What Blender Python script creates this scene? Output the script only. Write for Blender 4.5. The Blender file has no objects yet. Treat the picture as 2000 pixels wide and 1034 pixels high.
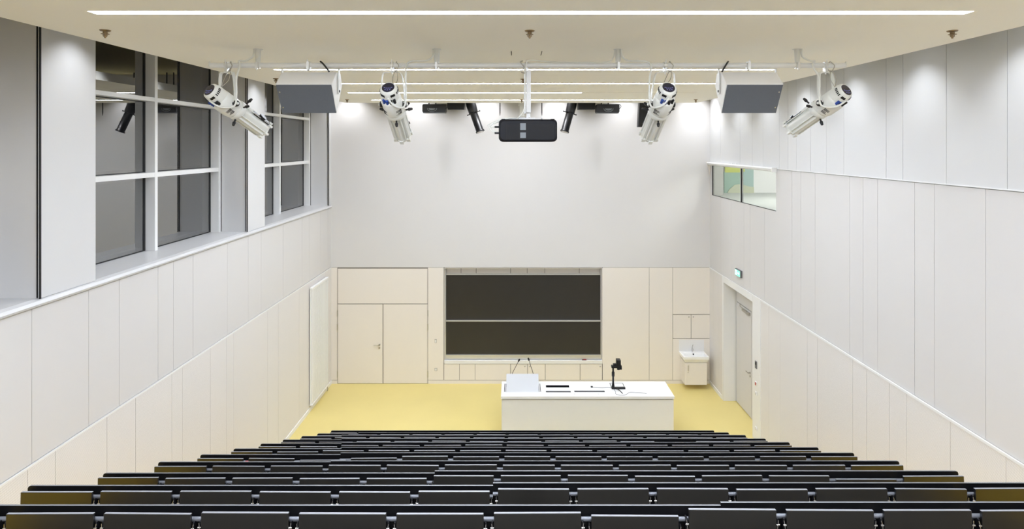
import bpy, math, random
from mathutils import Vector, Matrix
random.seed(7)
C = bpy.context.scene.collection
scene = bpy.context.scene
PI = math.pi

# ------------------------------------------------------------------ camera model (2000 x 1034 frame)
F, CX, CY, ZC = 1200.0, 1008.0, 284.0, 6.4
D = 16.48            # distance of the front (blackboard) wall
XL, XR = -4.97, 5.205  # side wall faces
def P(px, py, d):
    return Vector(((px - CX) * d / F, d, ZC - (py - CY) * d / F))
def bx(px): return (px - CX) * D / F
def bz(py): return ZC - (py - CY) * D / F

# ------------------------------------------------------------------ materials
def mat(name, col, rough=0.5, metal=0.0, spec=0.5, noise=0.0, nscale=6.0, bump=0.0):
    m = bpy.data.materials.new(name); m.use_nodes = True
    nt = m.node_tree; b = nt.nodes['Principled BSDF']
    b.inputs['Roughness'].default_value = rough
    b.inputs['Metallic'].default_value = metal
    b.inputs['Specular IOR Level'].default_value = spec
    c = (col[0], col[1], col[2], 1)
    b.inputs['Base Color'].default_value = c
    if noise or bump:
        tc = nt.nodes.new('ShaderNodeTexCoord'); n = nt.nodes.new('ShaderNodeTexNoise')
        n.inputs['Scale'].default_value = nscale; n.inputs['Detail'].default_value = 4
        nt.links.new(tc.outputs['Object'], n.inputs['Vector'])
        if noise:
            mx = nt.nodes.new('ShaderNodeMix'); mx.data_type = 'RGBA'
            mx.inputs['A'].default_value = tuple(v * (1 - noise) for v in col) + (1,)
            mx.inputs['B'].default_value = tuple(min(1, v * (1 + noise)) for v in col) + (1,)
            nt.links.new(n.outputs['Fac'], mx.inputs['Factor'])
            nt.links.new(mx.outputs['Result'], b.inputs['Base Color'])
        if bump:
            bp = nt.nodes.new('ShaderNodeBump'); bp.inputs['Strength'].default_value = bump
            bp.inputs['Distance'].default_value = 0.002
            nt.links.new(n.outputs['Fac'], bp.inputs['Height']); nt.links.new(bp.outputs['Normal'], b.inputs['Normal'])
    return m

def emit(name, col, s):
    m = bpy.data.materials.new(name); m.use_nodes = True
    nt = m.node_tree; nt.nodes.clear()
    e = nt.nodes.new('ShaderNodeEmission'); o = nt.nodes.new('ShaderNodeOutputMaterial')
    e.inputs['Color'].default_value = (*col, 1); e.inputs['Strength'].default_value = s
    nt.links.new(e.outputs[0], o.inputs[0]); return m

def glass(name, tint, ior):
    m = bpy.data.materials.new(name); m.use_nodes = True
    nt = m.node_tree; nt.nodes.clear()
    t = nt.nodes.new('ShaderNodeBsdfTransparent'); t.inputs[0].default_value = (*tint, 1)
    g = nt.nodes.new('ShaderNodeBsdfGlossy'); g.inputs['Roughness'].default_value = 0.0
    f = nt.nodes.new('ShaderNodeFresnel'); f.inputs['IOR'].default_value = ior
    mx = nt.nodes.new('ShaderNodeMixShader'); o = nt.nodes.new('ShaderNodeOutputMaterial')
    ge = nt.nodes.new('ShaderNodeNewGeometry'); inv = nt.nodes.new('ShaderNodeMath'); inv.operation = 'SUBTRACT'; inv.inputs[0].default_value = 1
    ml = nt.nodes.new('ShaderNodeMath'); ml.operation = 'MULTIPLY'
    nt.links.new(ge.outputs['Backfacing'], inv.inputs[1]); nt.links.new(inv.outputs[0], ml.inputs[0]); nt.links.new(f.outputs[0], ml.inputs[1])
    nt.links.new(ml.outputs[0], mx.inputs[0]); nt.links.new(t.outputs[0], mx.inputs[1])
    nt.links.new(g.outputs[0], mx.inputs[2]); nt.links.new(mx.outputs[0], o.inputs[0]); return m

def perforated(name, col, hole, pitch=0.016, r=0.0026):
    """painted acoustic panel with a fine diagonal grid of punched holes (pattern in the wall's y/z)"""
    m = bpy.data.materials.new(name); m.use_nodes = True
    nt = m.node_tree; b = nt.nodes['Principled BSDF']; b.inputs['Roughness'].default_value = 0.55
    tc = nt.nodes.new('ShaderNodeTexCoord'); sp = nt.nodes.new('ShaderNodeSeparateXYZ')
    nt.links.new(tc.outputs['Object'], sp.inputs[0])
    def mth(op, a, bv=None):
        n = nt.nodes.new('ShaderNodeMath'); n.operation = op
        for i, v in enumerate((a, bv)):
            if v is None: continue
            if isinstance(v, (int, float)): n.inputs[i].default_value = v
            else: nt.links.new(v, n.inputs[i])
        return n.outputs[0]
    masks = []
    for off in (0.0, 0.5):
        ds = []
        for ax in ('Y', 'Z'):
            v = mth('ADD', mth('DIVIDE', sp.outputs[ax], pitch), off)
            fr = mth('SUBTRACT', mth('FRACT', v), 0.5)
            ds.append(mth('MULTIPLY', fr, fr))
        masks.append(mth('LESS_THAN', mth('SQRT', mth('ADD', ds[0], ds[1])), r / pitch))
    mk = mth('MAXIMUM', masks[0], masks[1])
    mx = nt.nodes.new('ShaderNodeMix'); mx.data_type = 'RGBA'
    mx.inputs['A'].default_value = (*col, 1); mx.inputs['B'].default_value = (*hole, 1)
    nt.links.new(mk, mx.inputs['Factor']); nt.links.new(mx.outputs['Result'], b.inputs['Base Color'])
    return m

M = {}
M['wall'] = mat('wall_paint', (0.66, 0.645, 0.64), 0.5, noise=0.012, nscale=1.5)
M['wallup'] = mat('upper_wall_panel', (0.66, 0.66, 0.67), 0.42, noise=0.012, nscale=1.5)
M['plaster'] = mat('front_wall_plaster', (0.68, 0.67, 0.67), 0.6, noise=0.01, nscale=2)
M['cream'] = mat('cream_laminate', (0.81, 0.765, 0.71), 0.42, noise=0.012, nscale=2)
M['perf'] = perforated('perforated_panel', (0.78, 0.755, 0.74), (0.42, 0.40, 0.37))
M['joint'] = mat('joint_shadow', (0.24, 0.22, 0.19), 0.8)
M['jointl'] = mat('joint_light', (0.36, 0.35, 0.33), 0.8)
M['ceil'] = mat('ceiling_paint', (0.94, 0.92, 0.845), 0.7, noise=0.01, nscale=1.2)
M['void'] = mat('ceiling_void', (0.62, 0.57, 0.33), 0.8)  # olive tint put into the slab colour to yellow the bounce on the wall tops
M['white'] = mat('white_lacquer', (0.80, 0.80, 0.80), 0.32)
M['sill'] = mat('sill_white', (0.57, 0.57, 0.58), 0.3)
M['deskbody'] = mat('desk_front', (0.82, 0.81, 0.79), 0.45, noise=0.01)
M['desktop'] = mat('desk_top', (0.88, 0.88, 0.89), 0.25)
M['floor'] = mat('yellow_linoleum', (0.73, 0.605, 0.235), 0.42, noise=0.05, nscale=1.2)
M['tier'] = mat('brown_tier_floor', (0.21, 0.19, 0.165), 0.6)
M['stair'] = mat('yellow_stairs', (0.82, 0.57, 0.07), 0.45, noise=0.04)
M['black'] = mat('black_paint', (0.007, 0.007, 0.009), 0.42)
M['gasket'] = mat('black_gasket', (0.008, 0.008, 0.009), 0.6)
M['dframe'] = mat('dark_outer_frame', (0.035, 0.03, 0.035), 0.4)
M['board'] = mat('black_laminate', (0.004, 0.004, 0.005), 0.45, spec=0.25)
M['tablet'] = mat('charcoal_laminate', (0.003, 0.0028, 0.0025), 0.30, spec=1.0, noise=0.15, nscale=5)
M['edge'] = mat('grey_edge_band', (0.27, 0.275, 0.30), 0.35)
M['edgeb'] = mat('dark_grey_edge_band', (0.17, 0.175, 0.19), 0.35)
M['tube'] = mat('grey_steel_tube', (0.20, 0.21, 0.24), 0.35, metal=0.3)
M['chrome'] = mat('chrome', (0.7, 0.7, 0.72), 0.18, metal=1.0)
M['steel'] = mat('brushed_steel', (0.5, 0.48, 0.44), 0.35, metal=1.0)
M['alu'] = mat('aluminium', (0.75, 0.75, 0.74), 0.35, metal=0.6)
M['brass'] = mat('sprinkler_brass', (0.30, 0.22, 0.13), 0.35, metal=0.8)
M['chalk'] = mat('chalkboard_enamel', (0.030, 0.027, 0.022), 0.42, noise=0.12, nscale=2.5)
M['fix'] = mat('white_fixture_paint', (0.76, 0.77, 0.74), 0.35)
M['barpaint'] = mat('grey_white_bar_paint', (0.80, 0.81, 0.82), 0.4)
M['grille'] = mat('grey_speaker_cloth', (0.115, 0.128, 0.150), 0.8, noise=0.06, nscale=60)
M['cab'] = mat('speaker_cabinet', (0.80, 0.79, 0.77), 0.45)
M['display'] = mat('dark_display', (0.02, 0.018, 0.035), 0.15)
M['blue'] = mat('blue_connector', (0.02, 0.06, 0.30), 0.4)
M['blueb'] = mat('violet_buttons', (0.16, 0.17, 0.42), 0.4)
M['proj'] = mat('projector_plastic', (0.007, 0.0075, 0.012), 0.5, spec=0.3)
M['vent'] = mat('vent_black', (0.004, 0.004, 0.005), 0.6)
M['label'] = mat('grey_sticker', (0.20, 0.22, 0.24), 0.4)
M['red'] = mat('red_plastic', (0.45, 0.03, 0.03), 0.4)
M['porcelain'] = mat('porcelain', (0.86, 0.86, 0.86), 0.12)
M['gap'] = mat('dark_recess', (0.012, 0.012, 0.014), 0.7, spec=0.1)
M['paneltop'] = mat('pale_grey_panel', (0.56, 0.57, 0.59), 0.4)
M['greyrec'] = mat('grey_recess', (0.17, 0.17, 0.18), 0.6, spec=0.2)
M['lens'] = mat('lens_glass', (0.55, 0.53, 0.52), 0.08)
M['teal'] = mat('teal_glass_panel', (0.30, 0.46, 0.38), 0.3, noise=0.25, nscale=1.4)
M['yelp'] = mat('lime_panel', (0.55, 0.60, 0.10), 0.3)
M['tealgrey'] = mat('grey_teal_panel', (0.34, 0.48, 0.46), 0.3)
M['sage'] = mat('sage_panel', (0.52, 0.55, 0.40), 0.4)
M['greyfl'] = mat('grey_counter', (0.50, 0.52, 0.51), 0.5)
M['greycol'] = mat('grey_concrete', (0.50, 0.50, 0.47), 0.6, noise=0.08)
M['glassdark'] = glass('window_glass', (0.5, 0.5, 0.5), 4.6)
M['glassclear'] = glass('clear_glass', (0.95, 0.97, 0.96), 1.45)
STRIP = 60.0
M['strip'] = emit('led_diffuser', (0.875, 0.945, 1.06), STRIP)
M['striplow'] = emit('led_diffuser_dimmed', (0.875, 0.945, 1.06), STRIP * 0.45)
M['exitw'] = emit('exit_white', (0.85, 1.0, 0.93), 1.6)
M['exitg'] = emit('exit_green', (0.33, 0.95, 0.68), 1.2)
M['roomlight'] = emit('adjoining_lamp', (1.0, 0.98, 0.93), 17.0)

# ------------------------------------------------------------------ mesh builder
class MB:
    def __init__(s): s.v = []; s.f = []; s.m = []; s.s = []
    def _add(s, vs, fs, m, sm):
        o = len(s.v); s.v += [Vector(v) for v in vs]
        for f in fs: s.f.append([i + o for i in f]); s.m.append(m); s.s.append(sm)
    def box(s, x0, x1, y0, y1, z0, z1, m=0, mx=None):
        vs = [Vector((x, y, z)) for z in (z0, z1) for y in (y0, y1) for x in (x0, x1)]
        if mx is not None: vs = [mx @ v for v in vs]
        s._add(vs, [(0, 2, 3, 1), (4, 5, 7, 6), (0, 1, 5, 4), (2, 6, 7, 3), (0, 4, 6, 2), (1, 3, 7, 5)], m, False); return s
    def tbox(s, x0, x1, y0, y1, z0, z1, m=0, mt=1):
        """box whose top face carries its own material"""
        s.box(x0, x1, y0, y1, z0, z1, m); s.m[-5] = mt; return s
    def prism(s, pts, vec, m=0):
        n = len(pts); a = [Vector(p) for p in pts]; b = [p + Vector(vec) for p in a]
        fs = [tuple(range(n))[::-1], tuple(range(n, 2 * n))] + [(i, (i + 1) % n, n + (i + 1) % n, n + i) for i in range(n)]
        s._add(a + b, fs, m, False); return s
    def rings(s, rings, m=0, caps=True, sm=True, closed=True):
        n = len(rings[0]); vs = [v for r in rings for v in r]; fs = []
        for k in range(len(rings) - 1):
            for i in range(n if closed else n - 1):
                j = (i + 1) % n
                fs.append((k * n + i, k * n + j, (k + 1) * n + j, (k + 1) * n + i))
        s._add(vs, fs, m, sm)
        if caps:
            s._add(rings[0], [tuple(range(n))[::-1]], m, False); s._add(rings[-1], [tuple(range(n))], m, False)
        return s
    def lathe(s, o, ax, prof, n=20, m=0, caps=True, up=None, sect=None):
        """profile [(t, r)] along ax from o; sect(angle) gives an optional radius factor"""
        o = Vector(o); ax = Vector(ax).normalized()
        u = Vector(up) if up is not None else (Vector((0, 0, 1)) if abs(ax.z) < 0.9 else Vector((1, 0, 0)))
        u = (u - ax * u.dot(ax)).normalized(); w = ax.cross(u)
        R = []
        for t, r in prof:
            R.append([o + ax * t + (u * math.cos(2 * PI * i / n) + w * math.sin(2 * PI * i / n)) * r * (sect(2 * PI * i / n) if sect else 1) for i in range(n)])
        return s.rings(R, m, caps)
    def cyl(s, a, b, r, r2=None, n=14, m=0):
        a = Vector(a); b = Vector(b)
        return s.lathe(a, b - a, [(0, r), ((b - a).length, r if r2 is None else r2)], n, m)
    def tube(s, pts, r, n=8, m=0):
        pts = [Vector(p) for p in pts]; R = []; u = None
        for i, p in enumerate(pts):
            t = (pts[min(i + 1, len(pts) - 1)] - pts[max(i - 1, 0)]).normalized()
            if u is None: u = t.orthogonal().normalized()
            u = (u - t * u.dot(t)).normalized(); w = t.cross(u)
            R.append([p + (u * math.cos(2 * PI * k / n) + w * math.sin(2 * PI * k / n)) * r for k in range(n)])
        return s.rings(R, m)
    def build(s, name, mats, parent=None, bevel=0.0):
        me = bpy.data.meshes.new(name)
        base = parent_loc(parent)
        me.from_pydata([tuple(v - base) for v in s.v], [], s.f)
        for x in (mats if isinstance(mats, (list, tuple)) else [mats]): me.materials.append(M[x])
        for p, m, sm in zip(me.polygons, s.m, s.s): p.material_index = m; p.use_smooth = sm
        me.validate(); me.update()
        o = bpy.data.objects.new(name, me); C.objects.link(o)
        if parent is not None: o.parent = parent
        if bevel:
            b = o.modifiers.new('bevel', 'BEVEL'); b.width = bevel; b.segments = 2; b.limit_method = 'ANGLE'; b.angle_limit = 0.7
        return o

def parent_loc(o):
    v = Vector((0, 0, 0))
    while o is not None: v += Vector(o.location); o = o.parent
    return v
def smoothcurve(pts, n=6):
    pts = [Vector(p) for p in pts]; out = []
    for i in range(len(pts) - 1):
        p0 = pts[max(i - 1, 0)]; p1 = pts[i]; p2 = pts[i + 1]; p3 = pts[min(i + 2, len(pts) - 1)]
        for k in range(n):
            t = k / n
            out.append(0.5 * ((2 * p1) + (p2 - p0) * t + (2 * p0 - 5 * p1 + 4 * p2 - p3) * t * t + (3 * p1 - p0 - 3 * p2 + p3) * t ** 3))
    return out + [pts[-1]]
def thing(name, label, cat, loc=(0, 0, 0), group=None):
    o = bpy.data.objects.new(name, None); C.objects.link(o); o.location = loc
    o.empty_display_size = 0.1
    return tag(o, label, cat, group)
def tag(o, label, cat, group=None):
    o['label'] = label; o['category'] = cat
    if group: o['group'] = group
    return o
def struct(o, label=None, cat=None):
    o['kind'] = 'structure'
    if label: o['label'] = label
    if cat: o['category'] = cat
    return o
def sempty(name, label, cat, loc=(0, 0, 0)):
    return struct(thing(name, label, cat, loc))

# ================================================================== SHELL
ZT = 8.3
Y0 = -2.6
PITCH = 0.829
def dk(k): return 12.015 - PITCH * (k - 1)
def tz(k): return 0.3395 * (k - 1)

# ---- floor: flat lecture area and the seating tiers, one mesh
b = MB()
NT = 15
b.box(XL - 0.03, XR + 0.65, dk(2), D + 0.05, -0.2, 0.0)
for k in range(2, NT + 1):
    y1 = dk(k); y0 = dk(k + 1) if k < NT else Y0
    b.box(XL - 0.03, -3.62, y0, y1, -0.2, tz(k), 2); b.box(3.875, XR + 0.03, y0, y1, -0.2, tz(k), 2)
    b.box(-3.62, 3.875, y0, y1, -0.2, tz(k), 1)
struct(b.build('floor', ['floor', 'tier', 'stair']), 'yellow linoleum floor with rising seating tiers', 'floor')

# ---- ceiling: floating panel with a gap to the walls; slab above
cx0, cx1, cyE, CZ = -333 * 15.6 / F, 352 * 15.6 / F, 15.6, 7.477
b = MB(); b.box(cx0, cx1, Y0, cyE, CZ, CZ + 0.14)
struct(b.build('ceiling', 'ceil'), 'pale floating ceiling panel with open gap around its edges', 'ceiling')
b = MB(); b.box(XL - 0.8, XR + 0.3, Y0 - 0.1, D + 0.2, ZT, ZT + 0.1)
struct(b.build('ceiling.001', 'void'), 'slab above the floating ceiling panel, tinted olive for a yellowish bounce', 'ceiling')

def panels_x(b, X, sgn, y0, y1, z0, z1, joints, m, gap=0.007, th=0.02, mj=2):
    """vertical panels on a side wall; X is the face, sgn the outward direction (away from the room)"""
    ys = [y0] + sorted(j for j in joints if y0 + 0.03 < j < y1 - 0.03) + [y1]
    for i in range(len(ys) - 1):
        a = ys[i] + (gap / 2 if i else 0); c = ys[i + 1] - (gap / 2 if i < len(ys) - 2 else 0)
        xa, xb = sorted((X, X + sgn * th)); b.box(xa, xb, a, c, z0, z1, m)
    xa, xb = sorted((X + sgn * (th - 0.008), X + sgn * (th + 0.03))); b.box(xa, xb, y0, y1, z0, z1, mj)

# ---- left wall
jl = lambda *xs: [-XL * F / (CX - x) for x in xs]
b = MB()
panels_x(b, XL, -1, Y0, D, 3.135, 4.715, jl(62, 173, 233, 308.7, 338.5, 377, 444, 484.8, 510, 553, 590, 604, 626, 640) + [4.9, 3.8, 2.6, 1.2], 0)
panels_x(b, XL + 0.012, -1, Y0, D, 0.0, 3.105, jl(51.5, 106, 207, 263, 334, 354.6, 409.5, 441, 455, 521.6, 542.5, 583) + [4.9, 3.9, 2.9, 1.2], 1)
PG = 4.935
bays = [(2.325, 6.405), (7.262, 11.34), (12.15, 16.272)]
piers = [(Y0, 2.325), (6.405, 7.262), (11.34, 12.15), (16.272, D)]
for a, c in piers: b.box(-5.75, XL, a, c, 4.80, ZT, 3)
b.box(-5.75, XL - 0.02, Y0, D, 4.5, 4.72, 3)
struct(b.build('wall_left', ['wall', 'perf', 'jointl', 'wallup']), 'white panelled left wall with window piers above', 'wall')
# sill
b = MB()
prof = [(-5.74, 4.722), (-4.955, 4.722), (-4.935, 4.735), (-4.93, 4.755), (-4.95, 4.785), (-5.0, 4.803), (-5.74, 4.808)]
b.prism([(x, Y0, z) for x, z in prof], (0, D - Y0, 0))
struct(b.build('trim_1', 'sill'), 'long white window sill with rounded nose along the left wall', 'sill')
# ledge between plain and perforated panels
b = MB(); b.box(XL - 0.02, XL + 0.0135, Y0, D, 3.105, 3.125); b.box(XL - 0.012, XL - 0.008, Y0, D, 3.128, 3.136, 1)
struct(b.build('trim_2', ['white', 'joint']), 'thin white ledge line along the left wall', 'trim')
# black blind guides at the pier corners
for i, (ya, lab) in enumerate(((6.405, 'nearest'), (11.34, 'middle'), (16.272, 'farthest'))):
    b = MB()
    b.box(XL - 0.020, XL - 0.001, ya - 0.014, ya, 4.81, ZT, 0); b.box(XL - 0.001, XL + 0.005, ya - 0.012, ya + 0.002, 4.81, ZT, 1)
    b.box(XL + 0.005, XL + 0.018, ya - 0.012, ya + 0.004, 4.80, ZT, 0)
    b.box(-5.446, -5.436, ya - 0.004, ya + 0.001, 4.81, ZT, 0)
    struct(b.build('trim_%d' % (3 + i), ['gasket', 'white']), 'black blind guide lines on the %s window pier' % lab, 'trim')

XG = -5.6
def window(n, ya, yb, lab):
    w = sempty('window_%d' % n, lab, 'window', (XG, ya, 4.81))
    mid = ya + 2.01; m2 = mid + 0.07
    f = MB()
    f.box(XG - 0.02, -5.45, ya, ya + 0.09, 4.805, ZT); f.box(XG - 0.02, -5.45, yb - 0.085, yb - 0.002, 4.805, ZT)
    f.box(XG - 0.02, -5.45, mid, m2, 4.805, ZT)
    for z0, z1 in ((5.92, 5.99), (7.06, 7.12)): f.box(XG - 0.02, -5.452, ya + 0.09, yb - 0.085, z0, z1)
    f.build('window_frame', 'white', w)
    for a, c in ((ya + 0.09, mid), (m2, yb - 0.085)):
        for z0, z1 in ((4.81, 5.92), (5.99, 7.06), (7.12, 8.2)):
            g = MB(); g.box(XG - 0.006, XG, a, c, z0, z1); g.build('pane', 'glassdark', w)
            s = MB()   # outer sash seen through the glass
            s.box(XG - 0.11, XG - 0.012, c - 0.075, c, z0, z1); s.box(XG - 0.11, XG - 0.012, a, a + 0.075, z0, z1)
            s.box(XG - 0.11, XG - 0.012, a + 0.075, c - 0.075, z0, z0 + 0.055); s.box(XG - 0.11, XG - 0.012, a + 0.075, c - 0.075, z1 - 0.05, z1)
            s.box(XG - 0.001, XG + 0.006, c - 0.05, c, z0, z1, 1); s.box(XG - 0.001, XG + 0.005, a, c - 0.05, z0, z0 + 0.014, 1)
            s.box(XG - 0.001, XG + 0.005, a, c - 0.05, z1 - 0.012, z1, 1)
            s.build('sash', ['dframe', 'gasket'], w)
    return w
window(1, 7.262, 11.34, 'large white framed window with dark panes, nearest of the left wall')
window(2, 12.15, 16.272, 'narrow looking white framed window beside the front wall corner on the left')
window(3, 2.325, 6.405, 'white framed window beside the camera on the left wall')

# ---- right wall
jr = lambda *xs: [XR * F / (x - CX) for x in xs]
b = MB()
YN, YF = 13.04, 15.47        # door portal
panels_x(b, XR - 0.012, 1, Y0, YN, 0.0, 3.105, jr(1503, 1525, 1578, 1598, 1667, 1694, 1738.5, 1772, 1858, 1967) + [5.2, 4.0, 2.6, 1.2], 1)
panels_x(b, XR - 0.012, 1, YF, D, 0.0, 3.105, [15.8, 16.15], 1)
mid = jr(1408, 1428, 1453, 1465, 1493.6, 1546.8, 1564, 1592, 1659.6, 1685.7, 1714, 1786.4, 1825, 1925) + [5.6, 4.4, 3.0, 1.5]
WY0, WY1, WZ0, WZ1 = 12.30, 16.31, 5.085, 5.93
panels_x(b, XR, 1, Y0, WY0 - 0.04, 3.135, 5.912, mid, 0)
panels_x(b, XR, 1, WY0 - 0.04, D, 3.135, WZ0 - 0.006, mid, 0)
b.box(XR, XR + 0.02, WY1, D, WZ0 - 0.006, 5.93, 0)
b.box(XR, XR + 0.02, WY0 - 0.04, WY0, WZ0 - 0.006, 5.93, 0)
up = jr(1408, 1446, 1470, 1491, 1523, 1539.8, 1556.6, 1584, 1615, 1649, 1732, 1764.8, 1849.5, 1969) + [5.4, 4.2, 2.7, 1.2]
panels_x(b, XR - 0.008, 1, Y0, D, 5.935, ZT, up, 3)
struct(b.build('wall_right', ['wall', 'perf', 'jointl', 'wallup']), 'white panelled right wall with perforated lower zone', 'wall')
b = MB(); b.box(XR - 0.022, XR + 0.02, Y0, YN, 3.098, 3.128); b.box(XR - 0.022, XR + 0.02, YF, D, 3.105, 3.128)
b.box(XR - 0.022, XR + 0.02, YN, YF, 3.108, 3.128); b.box(XR + 0.002, XR + 0.006, Y0, D, 3.128, 3.136, 1)
struct(b.build('trim_6', ['white', 'jointl']), 'thin white ledge line along the right wall', 'trim')
b = MB(); b.box(XR - 0.016, XR + 0.02, Y0, WY0 - 0.04, 5.922, 5.935); b.box(XR + 0.001, XR + 0.01, Y0, WY0 - 0.04, 5.911, 5.918, 1)
struct(b.build('trim_7', ['white', 'jointl']), 'thin upper rail along the right wall', 'trim')

# door portal, reveal and leaf
XD = 5.5
d2 = sempty('door_2', 'white single door deep in a white portal on the right wall', 'door', (XD, 14.4, 0))
b = MB()
b.box(XR - 0.02, XD + 0.06, 15.36, YF, 0, 3.106); b.box(XR - 0.02, XD + 0.06, YN, 13.48, 0, 3.106); b.box(XR - 0.02, XD + 0.06, 13.48, 15.36, 2.965, 3.106)
b.build('door_frame', 'white', d2, 0.004)
b = MB(); b.box(XD, XD + 0.04, 14.365, 15.33, 0.012, 2.495); leaf = b.build('door_leaf', 'wall', d2)
b = MB(); b.box(XD, XD + 0.04, 13.48, 15.33, 2.515, 2.965); b.box(XD, XD + 0.04, 13.48, 14.35, 0, 2.515); b.build('transom_panel', 'wall', d2)
b = MB(); b.box(XD + 0.03, XD + 0.05, 13.48, 15.36, 0, 2.965); b.build('door_recess', 'gasket', d2)
b = MB(); b.box(XD - 0.05, XD, 14.42, 14.85, 2.40, 2.455); b.cyl((XD - 0.03, 14.6, 2.45), (XD - 0.03, 14.6, 2.475), 0.012)
b.tube([(XD - 0.035, 14.6, 2.475), (XD - 0.07, 14.9, 2.49), (XD - 0.02, 15.05, 2.50)], 0.008); b.build('door_closer', 'steel', d2)
b = MB(); b.cyl((XD, 14.43, 1.05), (XD - 0.012, 14.43, 1.05), 0.026); b.cyl((XD - 0.01, 14.43, 1.05), (XD - 0.055, 14.43, 1.05), 0.010)
b.tube([(XD - 0.055, 14.425, 1.05), (XD - 0.058, 14.50, 1.05), (XD - 0.055, 14.56, 1.048)], 0.010)
b.cyl((XD, 14.43, 0.97), (XD - 0.012, 14.43, 0.97), 0.024); b.build('door_handle', 'steel', leaf)

# interior window on the right wall
w = sempty('window_4', 'interior window strip high on the right wall looking into a bright room', 'window', (XR, WY0, WZ0))
b = MB()
b.box(XR - 0.004, XR + 0.012, WY1 - 0.07, WY1 - 0.01, WZ0, WZ1); b.box(XR - 0.004, XR + 0.010, 14.17, 14.235, WZ0, WZ1)
b.box(XR - 0.003, XR + 0.02, WY0, WY1, WZ0 - 0.008, WZ0 + 0.002); b.build('window_frame', 'gasket', w)
b = MB(); b.box(XR + 0.01, XR + 0.06, 14.235, 14.30, WZ0, WZ1); b.box(XR + 0.01, XR + 0.3, WY0 - 0.06, WY0, WZ0, WZ1)
b.build('mullion', 'white', w)
for a, c in ((WY0, 14.17), (14.235, WY1 - 0.07)):
    b = MB(); b.box(XR + 0.018, XR + 0.026, a, c, WZ0 + 0.004, WZ1); b.build('pane', 'glassclear', w)
rb = thing('roller_blind', 'white blind box with triangular end bracket above the interior window', 'blind', (XR, 12.25, 5.86))
b = MB(); b.prism([(XR - 0.01, 12.26, 5.95), (XR - 0.10, 12.26, 5.955), (XR - 0.12, 12.26, 5.93), (XR - 0.11, 12.26, 5.89), (XR - 0.05, 12.26, 5.868), (XR - 0.01, 12.26, 5.868)], (0, 4.14, 0)); b.build('blind_box', 'white', rb, 0.004)
b = MB(); b.prism([(XR - 0.012, 16.40, 5.955), (XR - 0.125, 16.40, 5.955), (XR - 0.012, 16.40, 5.55)], (0, 0.03, 0)); b.build('end_bracket', 'cream', rb)
b = MB(); b.box(XR - 0.11, XR - 0.012, 12.235, 12.26, 5.86, 5.955); b.build('end_cap', 'white', rb)
b = MB(); b.box(XR - 0.09, XR - 0.05, 14.55, 14.62, 5.955, 5.975); b.build('blind_clip', 'white', rb)
b = MB(); b.cyl((XR - 0.07, 14.3, 5.955), (XR - 0.07, 14.3, 5.99), 0.015); b.build('blind_clip', 'white', rb)
# adjoining room behind it
b = MB(); b.box(5.3, 9.5, 11.6, 18.4, 4.95, 5.0)
struct(b.build('floor.001', 'greyfl'), 'grey floor of the bright room behind the interior window', 'floor')
b = MB(); b.box(5.3, 9.5, 18.13, 18.2, 5.0, 7.2); b.box(9.4, 9.5, 11.6, 18.2, 5.0, 7.2); b.box(5.3, 9.5, 11.5, 11.6, 5.0, 7.2); b.box(5.3, 9.5, 11.5, 18.2, 7.2, 7.25)
b.box(5.27, 5.80, 17.2, 18.12, 5.0, 7.2, 1)
struct(b.build('wall_adjoining', ['white', 'greycol']), 'white and grey walls of the bright room behind the interior window', 'wall')
pt = thing('glass_partition', 'teal and lime coloured panels glimpsed through the interior window', 'partition', (6.5, 18.1, 5.0))
b = MB(); b.box(6.12, 6.60, 18.05, 18.12, 5.0, 5.62); b.build('teal_panel', 'teal', pt)
b = MB(); b.box(6.14, 6.58, 18.04, 18.1, 5.60, 6.2); b.box(6.58, 6.72, 18.05, 18.1, 5.62, 5.75); b.build('lime_panel', 'yelp', pt)
b = MB(); b.box(6.60, 6.98, 18.06, 18.12, 5.0, 6.2); b.build('grey_teal_panel', 'tealgrey', pt)
b = MB(); b.prism([(6.2, 18.02, 5.0), (6.98, 18.02, 5.0), (6.98, 18.02, 5.17), (6.8, 18.02, 5.20), (6.6, 18.02, 5.26), (6.42, 18.02, 5.24), (6.25, 18.02, 5.10)], (0, 0.02, 0)); b.build('sage_panel', 'sage', pt)
b = MB(); b.box(6.8, 8.6, 14.0, 15.4, 7.17, 7.2)
tag(b.build('ceiling_lamp', 'roomlight'), 'ceiling lamp lighting the room behind the interior window', 'lamp')

# ---- rear wall behind the camera
b = MB(); b.box(XL - 0.8, XR + 0.05, Y0 - 0.1, Y0, -0.2, ZT)
struct(b.build('wall_rear', 'white'), 'plain wall at the top of the seating', 'wall')

# ---- front (blackboard) wall
def pan(b, x0, x1, y0, y1, m, gx=0.010, gy=0.008, dd=0.0, th=0.02):
    b.box(bx(x0) + gx / 2, bx(x1) - gx / 2, D + dd, D + dd + th, bz(y1) + gy / 2, bz(y0) - gy / 2, m)
b = MB()
b.box(XL, XR, D, D + 0.06, bz(522.6), ZT, 0)
pan(b, 645.9, 659, 523.0, 743, 1); pan(b, 835.5, 866.5, 523.0, 743, 1)
pan(b, 1176.5, 1268, 523.0, 743, 1); pan(b, 1268, 1314, 523.0, 743, 1)
pan(b, 1314, 1386.8, 523.0, 614.5, 1); pan(b, 1314, 1386.8, 662, 743, 1)
for x0, x1 in ((867.0, 897.5), (897.5, 928), (928, 997), (1065, 1133)): pan(b, x0, x1, 711.5, 743, 1)
# dark backing of the joints
for x0, x1, y0, y1 in ((646, 867.3, 522, 750), (1177, 1387, 522, 614.5), (1177, 1314, 614, 744), (1314, 1387, 662, 744), (868, 997, 711, 744), (1065, 1133, 711, 744)):
    b.box(bx(x0), bx(x1), D + 0.012, D + 0.05, bz(y1), bz(y0), 2)
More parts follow.
